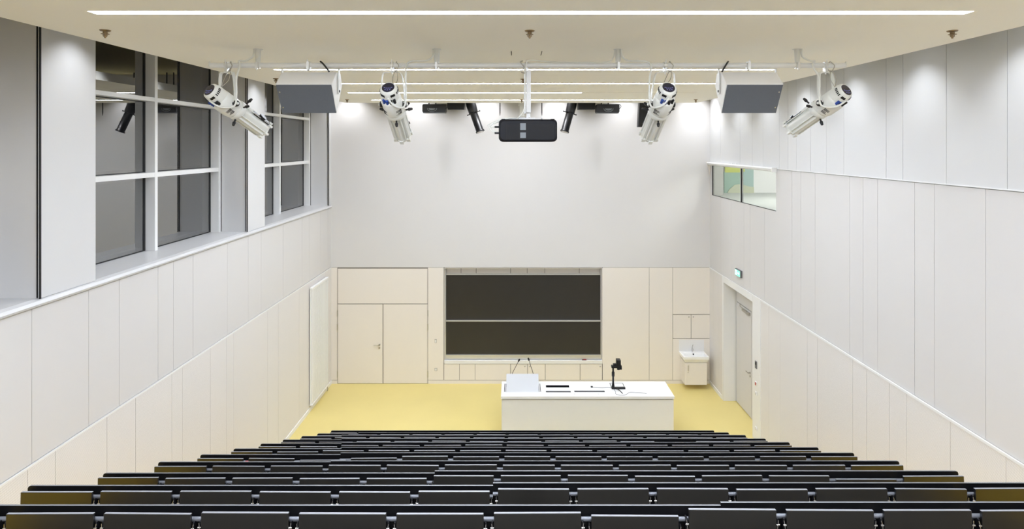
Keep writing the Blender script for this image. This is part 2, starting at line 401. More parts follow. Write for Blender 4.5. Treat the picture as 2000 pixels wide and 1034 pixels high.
# niche of the chalkboard
n0, n1, nz0, nz1 = bx(868), bx(1176), bz(709.5), bz(524.5); nd = 0.22
b.box(n0 - 0.01, n0, D + 0.001, D + nd, nz0, nz1, 1); b.box(n1, n1 + 0.008, D + 0.001, D + nd, nz0, nz1, 1)
b.box(n0, n1, D + 0.001, D + nd, nz1, nz1 + 0.012, 1)
b.box(n0 - 0.01, n1 + 0.01, D + nd + 0.012, D + nd + 0.03, nz0, nz1 + 0.01, 2)
xs = [868, 899, 929, 997, 1030, 1065, 1133, 1176]
for i in range(7):
    b.box(bx(xs[i]) + 0.007, bx(xs[i + 1]) - 0.007, D + nd, D + nd + 0.02, nz0, nz1, 1)
struct(b.build('wall_back', ['plaster', 'cream', 'joint']), 'white front wall with cream built-in panelling', 'wall')
b = MB()
b.box(n0 - 0.005, n1 + 0.005, D - 0.012, D + nd, bz(711), bz(704.5))
struct(b.build('trim_8', 'white', None, 0.003), 'white ledge under the chalkboard niche', 'ledge')
b = MB(); b.box(bx(646), bx(658.8), D - 0.004, D + 0.02, 0.0, bz(743.6)); b.box(bx(836), XR, D - 0.004, D + 0.02, 0.0, bz(743.6))
struct(b.build('baseboard_back', 'cream'), 'cream plinth along the front wall', 'baseboard')
b = MB(); b.box(XL, XL + 0.03, dk(2), D, 0.0, 0.095)
struct(b.build('baseboard_left', 'white', None, 0.004), 'white plinth along the left wall', 'baseboard')
b = MB(); b.box(XR - 0.03, XR, YF, D, 0.0, 0.095); b.box(XR - 0.03, XR, dk(2), YN, 0.0, 0.095)
struct(b.build('baseboard_right', 'white', None, 0.004), 'white plinth along the right wall', 'baseboard')

# double door
dd_ = sempty('door_1', 'cream flush double door with overhead panel on the front wall', 'door', (bx(747.5), D, 0))
b = MB(); pan(b, 659.8, 834.9, 525, 593.6, 0, 0.004, 0.004); b.build('transom_panel', 'cream', dd_)
b = MB(); b.box(bx(659.8), bx(747.2), D, D + 0.02, 0.012, bz(594.8)); lf = b.build('door_leaf', 'cream', dd_)
b = MB(); b.box(bx(748.8), bx(834.9), D, D + 0.02, 0.012, bz(594.8)); rf = b.build('door_leaf', 'cream', dd_)
for hx, lf_ in ((659.2, lf), (835.6, rf)):
    for hy in (612.5, 639.5, 731.5):
        b = MB(); b.cyl((bx(hx), D - 0.008, bz(hy + 6)), (bx(hx), D - 0.008, bz(hy - 6)), 0.013, n=10); b.build('hinge', 'steel', lf_)
b = MB(); hx, hz = bx(741), bz(674)
b.cyl((hx, D, hz), (hx, D - 0.012, hz), 0.027); b.cyl((hx, D - 0.01, hz), (hx, D - 0.055, hz), 0.010); b.tube([(hx + 0.005, D - 0.055, hz), (hx - 0.07, D - 0.058, hz), (hx - 0.14, D - 0.055, hz)], 0.010)
b.cyl((hx, D, bz(680)), (hx, D - 0.012, bz(680)), 0.025); b.build('door_handle', 'steel', lf)

# ================================================================== FRONT WALL FITTINGS
cb = thing('chalkboard', 'large dark sliding chalkboard in the niche of the front wall', 'chalkboard', (bx(1022), D + 0.1, bz(695)))
yb0 = D + 0.05
def cbx(b, x0, x1, y0, y1, f0, f1): b.box(bx(x0), bx(x1), f0, f1, bz(y1), bz(y0)); return b
cbx(MB(), 870.5, 1173.5, 539, 628, yb0 + 0.07, yb0 + 0.10).build('upper_board', 'chalk', cb)
cbx(MB(), 870.5, 1173.5, 629.5, 695, yb0 + 0.02, yb0 + 0.05).build('lower_board', 'chalk', cb)
cbx(MB(), 870.5, 1173.5, 536.6, 539.2, yb0 + 0.05, yb0 + 0.11).build('top_rail', 'alu', cb)
cbx(MB(), 870.5, 1173.5, 627.7, 629.7, yb0 + 0.0, yb0 + 0.06).build('middle_rail', 'alu', cb)
t = MB(); cbx(t, 870.5, 1173.5, 695, 703.5, yb0 + 0.02, yb0 + 0.06); cbx(t, 870.5, 1173.5, 694.6, 696.2, yb0 - 0.03, yb0 + 0.03); t.build('chalk_tray', 'alu', cb)
for x0, x1 in ((868.4, 870.3), (1173.7, 1175.6)):
    cbx(MB(), x0, x1, 527, 704, yb0 + 0.03, yb0 + 0.13).build('side_rail', 'alu', cb)
er = thing('board_eraser', 'small red and black board eraser on the ledge below the chalkboard', 'eraser', (bx(1141), D + 0.02, bz(704.5)))
b = MB(); b.box(bx(1137), bx(1145.5), D + 0.005, D + 0.045, bz(704.5), bz(703.6)); b.build('felt', 'gap', er, 0.003)
b = MB(); b.box(bx(1139), bx(1145.5), D + 0.005, D + 0.04, bz(703.6), bz(702.9)); b.build('handle', 'red', er, 0.003)

def cabinet(name, lab, doors, y0, y1, knobs):
    x0, x1 = doors[0][0], doors[-1][1]
    t = thing(name, lab, 'cabinet', ((bx(x0) + bx(x1)) / 2, D, bz(y1)))
    b = MB(); b.box(bx(x0) + 0.01, bx(x1) - 0.01, D + 0.022, D + 0.19, bz(y1) + 0.01, bz(y0) - 0.01); b.build('body', 'joint', t)
    for (a, c), (kx, ky) in zip(doors, knobs):
        b = MB(); pan(b, a, c, y0, y1, 0, 0.014, 0.010); dr = b.build('door', 'cream', t)
        b = MB(); b.lathe((bx(kx), D, bz(ky)), (0, -1, 0), [(0, 0.018), (0.008, 0.020), (0.016, 0.016), (0.020, 0.006)], 12); b.build('knob', 'steel', dr)
cabinet('base_cabinet', 'cream two-door base cabinet below the middle of the chalkboard', [(997, 1030.3), (1030.3, 1065)], 711.5, 743, [(1025, 716), (1034.5, 716)])
cabinet('base_cabinet', 'cream one-door base cabinet below the right end of the chalkboard', [(1133, 1176.3)], 711.5, 743, [(1172, 716)])
cabinet('wall_cabinet', 'cream two-door wall cupboard above the sink', [(1314, 1350), (1350, 1386.8)], 615, 661.5, [(1345.5, 619.2), (1354, 619.2)])

def plate(name, lab, cat, px, py, w, h, colm='white', inner=None):
    t = thing(name, lab, cat, (bx(px), D, bz(py)))
    b = MB(); b.box(bx(px) - w / 2, bx(px) + w / 2, D - 0.012, D, bz(py) - h / 2, bz(py) + h / 2); b.build('frame', 'steel', t, 0.002)
    b = MB(); b.box(bx(px) - w * 0.34, bx(px) + w * 0.34, D - 0.018, D - 0.006, bz(py) - h * 0.38, bz(py) + h * 0.38); b.build('rocker', 'white', t, 0.002)
plate('light_switch', 'small switch plate on the cream wall right of the double door', 'switch', 851, 666.5, 0.055, 0.10)
plate('wall_socket', 'small socket low on the cream wall right of the double door', 'socket', 851.3, 722, 0.07, 0.08)

# sink
sx = bx(1350.5)
sk = thing('washbasin', 'white washbasin with tap fixed to the front wall corner', 'sink', (sx, D, 0.85))
def rect(x0, x1, y0, y1, z): return [Vector((x0, y0, z)), Vector((x1, y0, z)), Vector((x1, y1, z)), Vector((x0, y1, z))]
b = MB(); hw = 0.335; yf = D - 0.46
z1 = 0.875
b.rings([rect(sx - hw + 0.05, sx + hw - 0.05, yf + 0.05, D - 0.002, z1 - 0.16), rect(sx - hw, sx + hw, yf, D - 0.002, z1 - 0.07), rect(sx - hw, sx + hw, yf, D - 0.002, z1),
         rect(sx - hw + 0.05, sx + hw - 0.05, yf + 0.04, D - 0.14, z1), rect(sx - hw + 0.08, sx + hw - 0.08, yf + 0.08, D - 0.17, z1 - 0.10)], 0, True, False)
b.build('basin', 'porcelain', sk, 0.01)
b = MB(); b.cyl((sx, D - 0.07, z1), (sx, D - 0.07, z1 + 0.11), 0.018); b.tube([(sx, D - 0.07, z1 + 0.10), (sx, D - 0.13, z1 + 0.10), (sx, D - 0.17, z1 + 0.085)], 0.013); b.tube([(sx, D - 0.07, z1 + 0.11), (sx + 0.005, D - 0.075, z1 + 0.17), (sx + 0.02, D - 0.08, z1 + 0.2)], 0.009); b.build('tap', 'chrome', sk)
b = MB(); b.cyl((sx + 0.005, D - 0.145, z1 - 0.03), (sx + 0.005, D - 0.165, z1 - 0.03), 0.018); b.build('overflow', 'gap', sk)
b = MB(); b.box(sx - 0.335, sx + 0.335, D - 0.004, D + 0.001, bz(690), bz(664)); b.build('splash_panel', 'white', sk)
vc = thing('vanity_cabinet', 'cream hanging cabinet under the washbasin', 'cabinet', (sx, D, 0.12))
b = MB(); b.box(sx - 0.29, sx + 0.29, D - 0.40, D - 0.003, 0.13, z1 - 0.17); b.build('body', 'cream', vc)
b = MB(); b.box(sx - 0.287, sx + 0.287, D - 0.42, D - 0.402, 0.133, z1 - 0.175); dr = b.build('door', 'cream', vc, 0.002)
b = MB(); b.box(sx - 0.215, sx - 0.203, D - 0.445, D - 0.42, 0.50, 0.64); b.cyl((sx - 0.21, D - 0.42, 0.455), (sx - 0.21, D - 0.428, 0.455), 0.012); b.build('handle', 'steel', dr)

# exit sign
ex = thing('exit_sign', 'lit green and white exit sign on the right wall above the door', 'sign', (XR, 14.55, 3.4))
ey0, ey1, ez0, ez1 = 14.13, 14.48, 3.345, 3.505
b = MB(); b.box(XR - 0.05, XR, ey0, ey1, ez0, ez1); b.build('housing', 'greyrec', ex, 0.004)
b = MB(); b.box(XR - 0.055, XR - 0.05, ey0 + 0.015, ey1 - 0.015, ez0 + 0.012, ez1 - 0.012); b.build('light_panel', 'exitg', ex)
b = MB(); xs_ = XR - 0.0575
def flat(b, pts): b.prism([(xs_, ey0 + (y - 14.36) * 1.03, ez0 + (z - 3.30) * 0.78) for y, z in pts], (0.0026, 0, 0))
flat(b, [(14.67, 3.33), (14.565, 3.33), (14.565, 3.475), (14.67, 3.475)])
flat(b, [(14.53, 3.39), (14.45, 3.39), (14.45, 3.42), (14.53, 3.42)]); flat(b, [(14.45, 3.36), (14.40, 3.405), (14.45, 3.45)])
b.build('door_and_arrow', 'exitw', ex)
b = MB(); xs_ = XR - 0.0595
flat(b, [(14.64, 3.44), (14.62, 3.44), (14.62, 3.46), (14.64, 3.46)]); flat(b, [(14.645, 3.39), (14.61, 3.39), (14.615, 3.435), (14.64, 3.435)])
flat(b, [(14.645, 3.34), (14.632, 3.34), (14.63, 3.39), (14.643, 3.39)]); flat(b, [(14.60, 3.345), (14.588, 3.36), (14.612, 3.395), (14.622, 3.385)]); flat(b, [(14.61, 3.43), (14.585, 3.405), (14.592, 3.398), (14.616, 3.418)])
b.build('running_figure', 'exitg', ex)

# devices on the near door post
def dev(name, lab, cat, py, h, colm, inner=None):
    yy = 13.26; z = ZC - (py - CY) * yy / F
    t = thing(name, lab, cat, (XR - 0.02, yy, z))
    b = MB(); b.box(XR - 0.035, XR - 0.02, yy - 0.045, yy + 0.045, z - h / 2, z + h / 2); b.build('casing', colm, t, 0.004)
    b = MB()
    if inner == 'red': b.box(XR - 0.041, XR - 0.034, yy - 0.028, yy + 0.028, z - 0.028, z + 0.028)
    elif inner == 'gap': b.box(XR - 0.039, XR - 0.034, yy - 0.025, yy + 0.025, z + 0.0, z + h * 0.38)
    else: b.lathe((XR - 0.034, yy, z), (-1, 0, 0), [(0, 0.03), (0.005, 0.028), (0.006, 0.012)], 14)
    b.build('button' if inner == 'red' else 'screen' if inner == 'gap' else 'insert', inner or 'sill', t)
dev('card_reader', 'grey card reader on the white door post, topmost device', 'card reader', 713, 0.16, 'greyrec', 'gap')
dev('emergency_button', 'red emergency button on the white door post', 'button', 750, 0.09, 'white', 'red')
dev('wall_socket', 'white socket on the door post below the red button', 'socket', 769, 0.08, 'white')
dev('wall_socket', 'lowest white socket on the door post, just above the seating', 'socket', 838, 0.08, 'white')

# radiator on the left wall
ra = thing('radiator', 'tall white ribbed radiator on the left wall by the front corner', 'radiator', (XL, 15.3, 0.12))
b = MB(); ry0, ry1 = 14.70, 15.96
n = 16; wdt = (ry1 - ry0) / n
for i in range(n):
    a = ry0 + i * wdt
    b.box(XL + 0.045, XL + 0.095, a + 0.014, a + wdt - 0.014, 0.20, 2.93)
b.box(XL + 0.030, XL + 0.062, ry0, ry1, 0.20, 2.93); b.build('fins', 'white', ra, 0.006)
b = MB(); b.box(XL + 0.03, XL + 0.105, ry0 - 0.005, ry1 + 0.005, 2.93, 2.985); b.build('top_header', 'white', ra, 0.008)
b = MB(); b.box(XL + 0.03, XL + 0.105, ry0 - 0.005, ry1 + 0.005, 0.16, 0.20); b.build('bottom_header', 'white', ra, 0.006)
for yy in (14.9, 15.75):
    for zz in (0.4, 2.7):
        b = MB(); b.box(XL + 0.0125, XL + 0.04, yy, yy + 0.05, zz, zz + 0.04); b.build('wall_bracket', 'steel', ra)
b = MB(); b.cyl((XL + 0.06, 15.95, 0.18), (XL + 0.06, 16.02, 0.18), 0.018); b.tube([(XL + 0.06, 16.0, 0.18), (XL + 0.06, 16.0, 0.0)], 0.010); b.build('valve', 'steel', ra)

# ================================================================== LECTURE DESK
X0, X1, YA, YB, ZD = -0.327, 3.434, 13.32, 14.17, 0.95
dk_ = thing('lecture_desk', 'long white lecture desk on the yellow floor before the chalkboard', 'desk', ((X0 + X1) / 2, (YA + YB) / 2, 0))
b = MB(); b.box(X0 + 0.012, X1 - 0.012, YA + 0.02, YB - 0.02, 0.0, ZD - 0.075); b.build('body', 'deskbody', dk_, 0.004)
b = MB(); b.box(X0 + 0.03, X1 - 0.03, YA + 0.035, YB - 0.035, ZD - 0.075, ZD - 0.055); b.build('shadow_gap', 'gap', dk_)
b = MB()
# desk top with sunken slots
slots = [(1066.5, 1112, 753.0, 757.3), (1066.5, 1115, 764.0, 766.8), (1122, 1181.5, 763.6, 766.4)]
def dpt(px, py):
    d = (ZC - ZD) * F / (py - CY); return (px - CX) * d / F, d
rc = []
for x0, x1, y0, y1 in slots:
    a = dpt(x0, y1); c = dpt(x1, y0); a2 = dpt(x1, y1)
    rc.append((a[0], a2[0], a[1], c[1]))
lw = (-0.175, 0.585, 13.50, 14.06)   # well of the lectern panel
xsC = sorted({X0, X1, *[r[0] for r in rc], *[r[1] for r in rc], lw[0], lw[1]}); ysC = sorted({YA, YB, *[r[2] for r in rc], *[r[3] for r in rc]})
def inslot(x, y): return any(r[0] < x < r[1] and r[2] < y < r[3] for r in rc)
for i in range(len(xsC) - 1):
    for j in range(len(ysC) - 1):
        xm, ym = (xsC[i] + xsC[i + 1]) / 2, (ysC[j] + ysC[j + 1]) / 2
        if not inslot(xm, ym): b._add([(xsC[i], ysC[j], ZD), (xsC[i + 1], ysC[j], ZD), (xsC[i + 1], ysC[j + 1], ZD), (xsC[i], ysC[j + 1], ZD)], [(0, 1, 2, 3)], 0, False)
zb = ZD - 0.055
b._add([(X0, YA, zb), (X1, YA, zb), (X1, YB, zb), (X0, YB, zb), (X0, YA, ZD), (X1, YA, ZD), (X1, YB, ZD), (X0, YB, ZD)], [(0, 1, 5, 4), (1, 2, 6, 5), (2, 3, 7, 6), (3, 0, 4, 7), (0, 3, 2, 1)], 0, False)
for r in rc:
    b._add([(r[0], r[2], ZD), (r[1], r[2], ZD), (r[1], r[3], ZD), (r[0], r[3], ZD), (r[0], r[2], zb + 0.01), (r[1], r[2], zb + 0.01), (r[1], r[3], zb + 0.01), (r[0], r[3], zb + 0.01)], [(0, 4, 5, 1), (1, 5, 6, 2), (2, 6, 7, 3), (3, 7, 4, 0)], 1 if r is rc[0] else 2, False)
top = b.build('desk_top', ['desktop', 'gap', 'greyrec'], dk_)
for i, r in enumerate(rc):
    b = MB(); b.box(r[0], r[1], r[2], r[3], zb + 0.006, zb + 0.012); b.build('cable_slot', 'gap' if i == 0 else 'greyrec', dk_)
for px in (1029, 1076, 1122, 1168.5):
    x, y = dpt(px, 770); b = MB(); b.box(x - 0.012, x + 0.012, y - 0.02, y + 0.02, ZD, ZD + 0.003); b.build('flap_notch', 'sill', dk_)
# raised lectern panel
lp = thing('lectern_panel', 'white tilted reading panel raised on the left end of the lecture desk', 'lectern', (0.2, 13.55, ZD))
xa, xb = (988.7 - CX) * 13.55 / F, (1052.3 - CX) * 13.55 / F
b = MB(); pts = [(xa, 13.545, ZD), (xa, 13.80, 1.265), (xa, 13.825, 1.25), (xa, 13.57, ZD)]
b.prism(pts, (xb - xa, 0, 0)); b.build('panel', 'paneltop', lp, 0.002)
for xx in (xa + 0.20, xb - 0.22):
    b = MB(); b.prism([(xx, 13.60, ZD), (xx, 13.98, ZD), (xx, 13.83, 1.235), (xx, 13.81, 1.20)], (0.02, 0, 0)); b.build('support', 'sill', lp)
for x in (xa - 0.045, xa - 0.018, xb + 0.005, xb + 0.038):
    b = MB(); b.box(x, x + 0.011, 13.56, 14.03, ZD, ZD + 0.002); b.build('guide_slot', 'gap', lp)
def mic(lab, pa, pb):
    base = P(pa[0], pa[1], 13.82); tip = P(pb[0], pb[1], 13.78)
    t = thing('gooseneck_microphone', lab, 'microphone', (base.x, 13.9, ZD), 'gooseneck microphones on the desk')
    foot = Vector((base.x - (tip.x - base.x) * 0.5, 13.92, ZD))
    b = MB(); b.lathe(foot, (0, 0, 1), [(0, 0.03), (0.012, 0.03), (0.02, 0.012), (0.05, 0.010)], 14); b.build('foot', 'black', t)
    b = MB(); b.tube(smoothcurve([foot + Vector((0, 0, 0.04)), foot.lerp(base, 0.5) + Vector((0, 0, 0.02)), base, base.lerp(tip, 0.5), tip]), 0.006); b.build('gooseneck', 'black', t)
    d = (tip - base).normalized()
    b = MB(); b.lathe(tip - d * 0.035, d, [(0, 0.009), (0.01, 0.017), (0.05, 0.020), (0.07, 0.014), (0.078, 0.004)], 12); b.build('capsule', 'black', t)
mic('black gooseneck microphone leaning right, left of the pair behind the reading panel', (1001, 729), (1013.5, 704.5))
mic('black gooseneck microphone leaning left, right of the pair behind the reading panel', (1041, 729), (1032.5, 702.5))

# document camera
dc = thing('document_camera', 'black document camera on a post at the middle of the lecture desk', 'document camera', (2.2, 13.9, ZD))
def dp(px, py, z=ZD):
    d = (ZC - z) * F / (py - CY); return Vector(((px - CX) * d / F, d, z))
a, c, e, g = dp(1195, 761), dp(1221.5, 761), dp(1216.5, 749.5), dp(1189.5, 749.5)
x0, x1, y0, y1 = a.x, c.x, a.y, e.y
b = MB(); b.box(x0, x1, y0, y0 + 0.07, ZD, ZD + 0.035); b.box(x0, x0 + 0.012, y0 + 0.07, y1, ZD, ZD + 0.012); b.box(x1 - 0.012, x1, y0 + 0.07, y1, ZD, ZD + 0.012); b.box(x0, x1, y1 - 0.01, y1, ZD, ZD + 0.012)
b.build('base_frame', 'black', dc, 0.002)
b = MB(); b.box(x0 + 0.012, x1 - 0.012, y0 + 0.07, y1 - 0.01, ZD, ZD + 0.009); b.build('stage_plate', 'desktop', dc)
px_ = x0 + 0.035; py_ = y0 + 0.04
zt = ZC - (716 - CY) * py_ / F
b = MB(); b.lathe((px_, py_, ZD + 0.03), (0, 0, 1), [(0, 0.035), (0.08, 0.025), (0.1, 0.022), (0.24, 0.022), (0.25, 0.032), (0.34, 0.032), (0.36, 0.02), (zt - ZD - 0.03, 0.02)], 14); b.build('post', 'black', dc)
b = MB(); b.box(px_ - 0.04, px_ + 0.19, py_ - 0.04, py_ + 0.05, zt - 0.03, zt + 0.02); b.box(px_ + 0.13, px_ + 0.19, py_ - 0.05, py_ + 0.05, zt - 0.06, zt - 0.02); b.box(px_ - 0.0, px_ + 0.10, py_ - 0.03, py_ + 0.04, zt + 0.02, zt + 0.06); b.build('arm', 'black', dc, 0.006)
b = MB(); b.box(px_ + 0.07, px_ + 0.165, py_ - 0.06, py_ + 0.08, zt + 0.02, zt + 0.155); b.cyl((px_ + 0.12, py_, zt - 0.07), (px_ + 0.12, py_, zt - 0.01), 0.035); b.build('camera_head', 'black', dc, 0.008)
b = MB(); b.tube(smoothcurve([dp(1195, 757) + Vector((0, 0, 0.03)), dp(1202, 760) + Vector((0, 0, 0.03)), dp(1210, 763, ZD + 0.02), dp(1214, 767, ZD + 0.007), dp(1216, 769, ZD + 0.007)]), 0.009); b.build('black_lead', 'black', dc)
cw = thing('desk_cable', 'thin white cable with a black plug on the lecture desk', 'cable', tuple(dp(1156, 756)))
b = MB(); b.tube(smoothcurve([dp(x, y, ZD + 0.005) for x, y in ((1158, 756.5), (1168, 757.5), (1178, 757.8), (1187, 757), (1196, 759), (1202, 765), (1203, 770), (1212, 772.5), (1222, 771.5), (1230, 767), (1245, 767.5), (1254, 768), (1263, 769.5))]), 0.0045); b.build('lead', 'greyrec', cw)
b = MB(); q = dp(1156, 756, ZD + 0.012); b.box(q.x - 0.025, q.x + 0.02, q.y - 0.02, q.y + 0.02, ZD, ZD + 0.025); b.build('plug', 'black', cw, 0.004)

# ================================================================== SEATING ROWS
XA, XB = -3.62, 3.875
W_T, PT = 0.52, (XB - XA + 0.062) / 13
BY = [841.8, 847.6, 852.9, 859.8, 867.7, 877.4, 889, 903.3, 925.3, 949.7, 988.6]
DIFF = [0, 2.2, 2.4, 2.4, 3.2, 3, 4, 2.2, 5.0, 6, 7]
STEP = [None, 700, 667, 667, 667, 667, 665, 646, 849, 963, 1408]
LOW = {(8, 11): -0.030, (10, 0): 0, (6, 2): -0.022, (6, 3): -0.02, (3, 10): -0.03, (10, 7): -0.012, (10, 6): 0.004, (9, 3): -0.004}
ordn = ['front', 'second', 'third', 'fourth', 'fifth', 'sixth', 'seventh', 'eighth', 'ninth', 'tenth', 'eleventh']
# shared meshes
b = MB(); w2, th, hh = W_T / 2, 0.021, 0.30
b.box(-w2, w2, -th / 2, th / 2, -hh, 0); b.m[1] = 1
TAB = b.build('folding_tablet', ['tablet', 'edge'], None, 0.0015); TABME = TAB.data; bpy.data.objects.remove(TAB)
b = MB(); b.box(-0.004, 0.004, -0.02, 0.018, -0.14, -0.055); b.cyl((-0.009, -0.024, -0.088), (0.009, -0.024, -0.088), 0.006, n=8, m=1)
b.tube([(0.003, -0.022, -0.062), (-0.001, -0.026, -0.088), (-0.006, -0.022, -0.125)], 0.0032, 6, 1); b.box(-0.008, 0.008, -0.018, 0.0, -0.155, -0.14)
HG = b.build('hinge', ['black', 'chrome']); HGME = HG.data; bpy.data.objects.remove(HG)
for k in range(1, 12):
    d = dk(k); zt = ZC - (BY[k - 1] - CY) * d / F; zf = tz(k)
    if k == 1: lab = 'front row of black lecture seating, nearest the white lecture desk'
    elif k == 11: lab = 'eleventh and nearest row of black seating, along the bottom edge of the picture'
    else: lab = '%s row of black lecture seating counted from the white lecture desk' % ordn[k - 1]
    r = thing('seating_row', lab, 'seating row', (0.1275, d, zf), 'rows of lecture seating')
    dz = DIFF[k - 1] * d / F * 0.85
    xs = XB if STEP[k - 1] is None else (STEP[k - 1] - CX) * d / F
    R = 0.02
    segs = [(XA, xs, 0.0)] + ([(xs, XB, dz)] if xs < XB - 0.1 else [])
    for x0, x1, o in segs:
        b = MB(); t = zt + o; z0 = t - 0.30
        l = [(x0, z0), (x0, t - R), (x0 + R * 0.3, t - R * 0.3), (x0 + R, t)] if x0 == XA else [(x0, z0), (x0, t)]
        rr = [(x1 - R, t), (x1 - R * 0.3, t - R * 0.3), (x1, t - R), (x1, z0)] if x1 == XB else [(x1, t), (x1, z0)]
        poly = l + rr
        b.prism([(x, d, z) for x, z in poly], (0, 0.014, 0))
        n = len(poly)
        for fi in range(2, 2 + n):
            f = b.f[fi]; nz = sum(b.v[i].z for i in f) / len(f)
            if nz > t - 0.004: b.m[fi] = 1
        b.build('backrest_board', ['board', 'edgeb'], r)
    b = MB(); b.cyl((XA - 0.012, d - 0.026, zt - 0.064), (xs, d - 0.026, zt - 0.064), 0.0135, n=12)
    if len(segs) > 1: b.cyl((xs, d - 0.026, zt - 0.064 + dz), (XB + 0.012, d - 0.026, zt - 0.064 + dz), 0.0135, n=12)
    b.build('hinge_tube', 'tube', r)
    for px in (XA + 0.06, XA + 1.9, XA + 3.75, XB - 1.9, XB - 0.06):
        b = MB(); b.box(px - 0.02, px + 0.02, d - 0.038, d - 0.0, zf + 0.015, zt - 0.07); b.box(px - 0.05, px + 0.05, d - 0.16, d - 0.002, zf, zf + 0.015); b.build('pedestal', 'black', r)
    base = parent_loc(r)
    for i in range(13):
        xc = XA + i * PT + W_T / 2
        o = bpy.data.objects.new('folding_tablet', TABME); C.objects.link(o); o.parent = r
        zz = zt - 0.009 + (dz if xc > xs else 0) + random.uniform(-0.004, 0.004) + LOW.get((k - 1, i), 0)
        o.location = Vector((xc, d - 0.056, zz)) - base
        o.rotation_euler = (math.radians(-2.5 + random.uniform(-0.8, 0.8)), math.radians(random.uniform(-0.35, 0.35)), math.radians(random.uniform(-0.3, 0.3)))
        bm_ = o.modifiers.new('bevel', 'BEVEL'); bm_.width = 0.002; bm_.segments = 1
        if k >= 6:
            for s in (-1, 1):
                if (i == 0 and s < 0) or (i == 12 and s > 0): continue
                h = bpy.data.objects.new('hinge', HGME); C.objects.link(h); h.parent = o; h.location = (s * (w2 + 0.011), 0.02, 0.0); h.scale = (s, 1, 1)
# small red item glimpsed in a gap of the seventh row
q = P(485.5, 901, dk(7) - 0.03)
b = MB(); b.box(q.x - 0.032, q.x + 0.032, q.y - 0.02, q.y - 0.002, q.z - 0.02, q.z + 0.006)
tag(b.build('red_clip', 'red', None, 0.004), 'small red item on the tube between two left tablets of the seventh row', 'clip')

# ================================================================== CEILING FITTINGS
def strip(y, x0, x1, lab, off=None):
    t = thing('ceiling_light', lab, 'light', ((x0 + x1) / 2, y, CZ), 'linear ceiling lights')
    b = MB(); w = 0.055
    b.box(x0 - 0.012, x1 + 0.012, y - w - 0.008, y - w, CZ - 0.004, CZ + 0.01); b.box(x0 - 0.012, x1 + 0.012, y + w, y + w + 0.008, CZ - 0.004, CZ + 0.01)
    b.box(x0 - 0.012, x0, y - w, y + w, CZ - 0.004, CZ + 0.01); b.box(x1, x1 + 0.012, y - w, y + w, CZ - 0.004, CZ + 0.01); b.build('frame', 'ceil', t)
    xe = x1 if off is None else off
    b = MB(); b.box(x0, xe, y - w, y + w, CZ - 0.002, CZ + 0.006); b.build('diffuser', 'striplow' if y > 14 else 'strip', t)
    if off is not None:
        b = MB(); b.box(off, x1, y - w, y + w, CZ - 0.002, CZ + 0.006); o = b.build('diffuser', 'ceil', t); o['label'] = 'unlit right section of the diffuser'
for px_y, lab, off in ((-260, 'long linear ceiling light nearest the camera, across the top of the picture', None), (-148, 'second linear ceiling light, just behind the lighting bar', None),
                       (-121, 'third linear ceiling light from the camera', None), (-103, 'fourth linear ceiling light from the camera, its right section unlit', 1.34), (-88.6, 'last linear ceiling light, close to the front wall', None)):
    y = (CZ - ZC) * F / -px_y
    strip(y, -3.43, 3.67 if px_y > -200 else 3.665, lab, off)
strip(3.05, -3.43, 3.665, 'linear ceiling light overhead just above the camera'); strip(1.1, -3.43, 3.665, 'linear ceiling light overhead above the last seats'); strip(-0.85, -3.43, 3.665, 'linear ceiling light behind the camera')
b = MB()
for x in (-0.055, 0.295): b.box(x - 0.004, x + 0.004, 7.02, 7.34, CZ - 0.002, CZ + 0.01)
struct(b.build('trim_9', 'gap'), 'two short dark slots in the ceiling above the lighting bar', 'trim')

def sprinkler(px, py, lab):
    d = (CZ - ZC) * F / (CY - py); x = (px - CX) * d / F
    t = thing('sprinkler', lab, 'sprinkler', (x, d, CZ), 'ceiling sprinklers')
    b = MB(); b.lathe((x, d, CZ + 0.002), (0, 0, -1), [(0, 0.05), (0.012, 0.042), (0.016, 0.02)], 16); b.build('rosette', 'brass', t)
    b = MB(); b.lathe((x, d, CZ - 0.012), (0, 0, -1), [(0, 0.02), (0.02, 0.02), (0.025, 0.011), (0.05, 0.009)], 10); b.tube([(x - 0.02, d, CZ - 0.03), (x - 0.018, d, CZ - 0.055), (x, d, CZ - 0.066)], 0.004, 6); b.tube([(x + 0.02, d, CZ - 0.03), (x + 0.018, d, CZ - 0.055), (x, d, CZ - 0.066)], 0.004, 6); b.build('head', 'brass', t)
    b = MB(); b.lathe((x, d, CZ - 0.062), (0, 0, -1), [(0, 0.008), (0.012, 0.008)], 10); b.lathe((x, d, CZ - 0.034), (0, 0, -1), [(0, 0.036), (0.004, 0.036)], 12); b.build('deflector', 'brass', t)
for px, py, lab in ((205.5, 59, 'brass sprinkler at upper left below the nearest ceiling light'), (1034.5, 60, 'brass sprinkler at top centre below the nearest ceiling light'), (1860, 60, 'brass sprinkler at upper right below the nearest ceiling light'),
                    (539, 153.5, 'small brass sprinkler beside the left loudspeaker'), (1022, 154.5, 'small brass sprinkler beside the projector pole'), (678, 194.5, 'small brass sprinkler at the far left of the ceiling edge'),
                    (1019, 194.5, 'small brass sprinkler at the far ceiling edge behind the projector pole'), (1359, 194.5, 'small brass sprinkler at the far right of the ceiling edge')):
    sprinkler(px, py, lab)

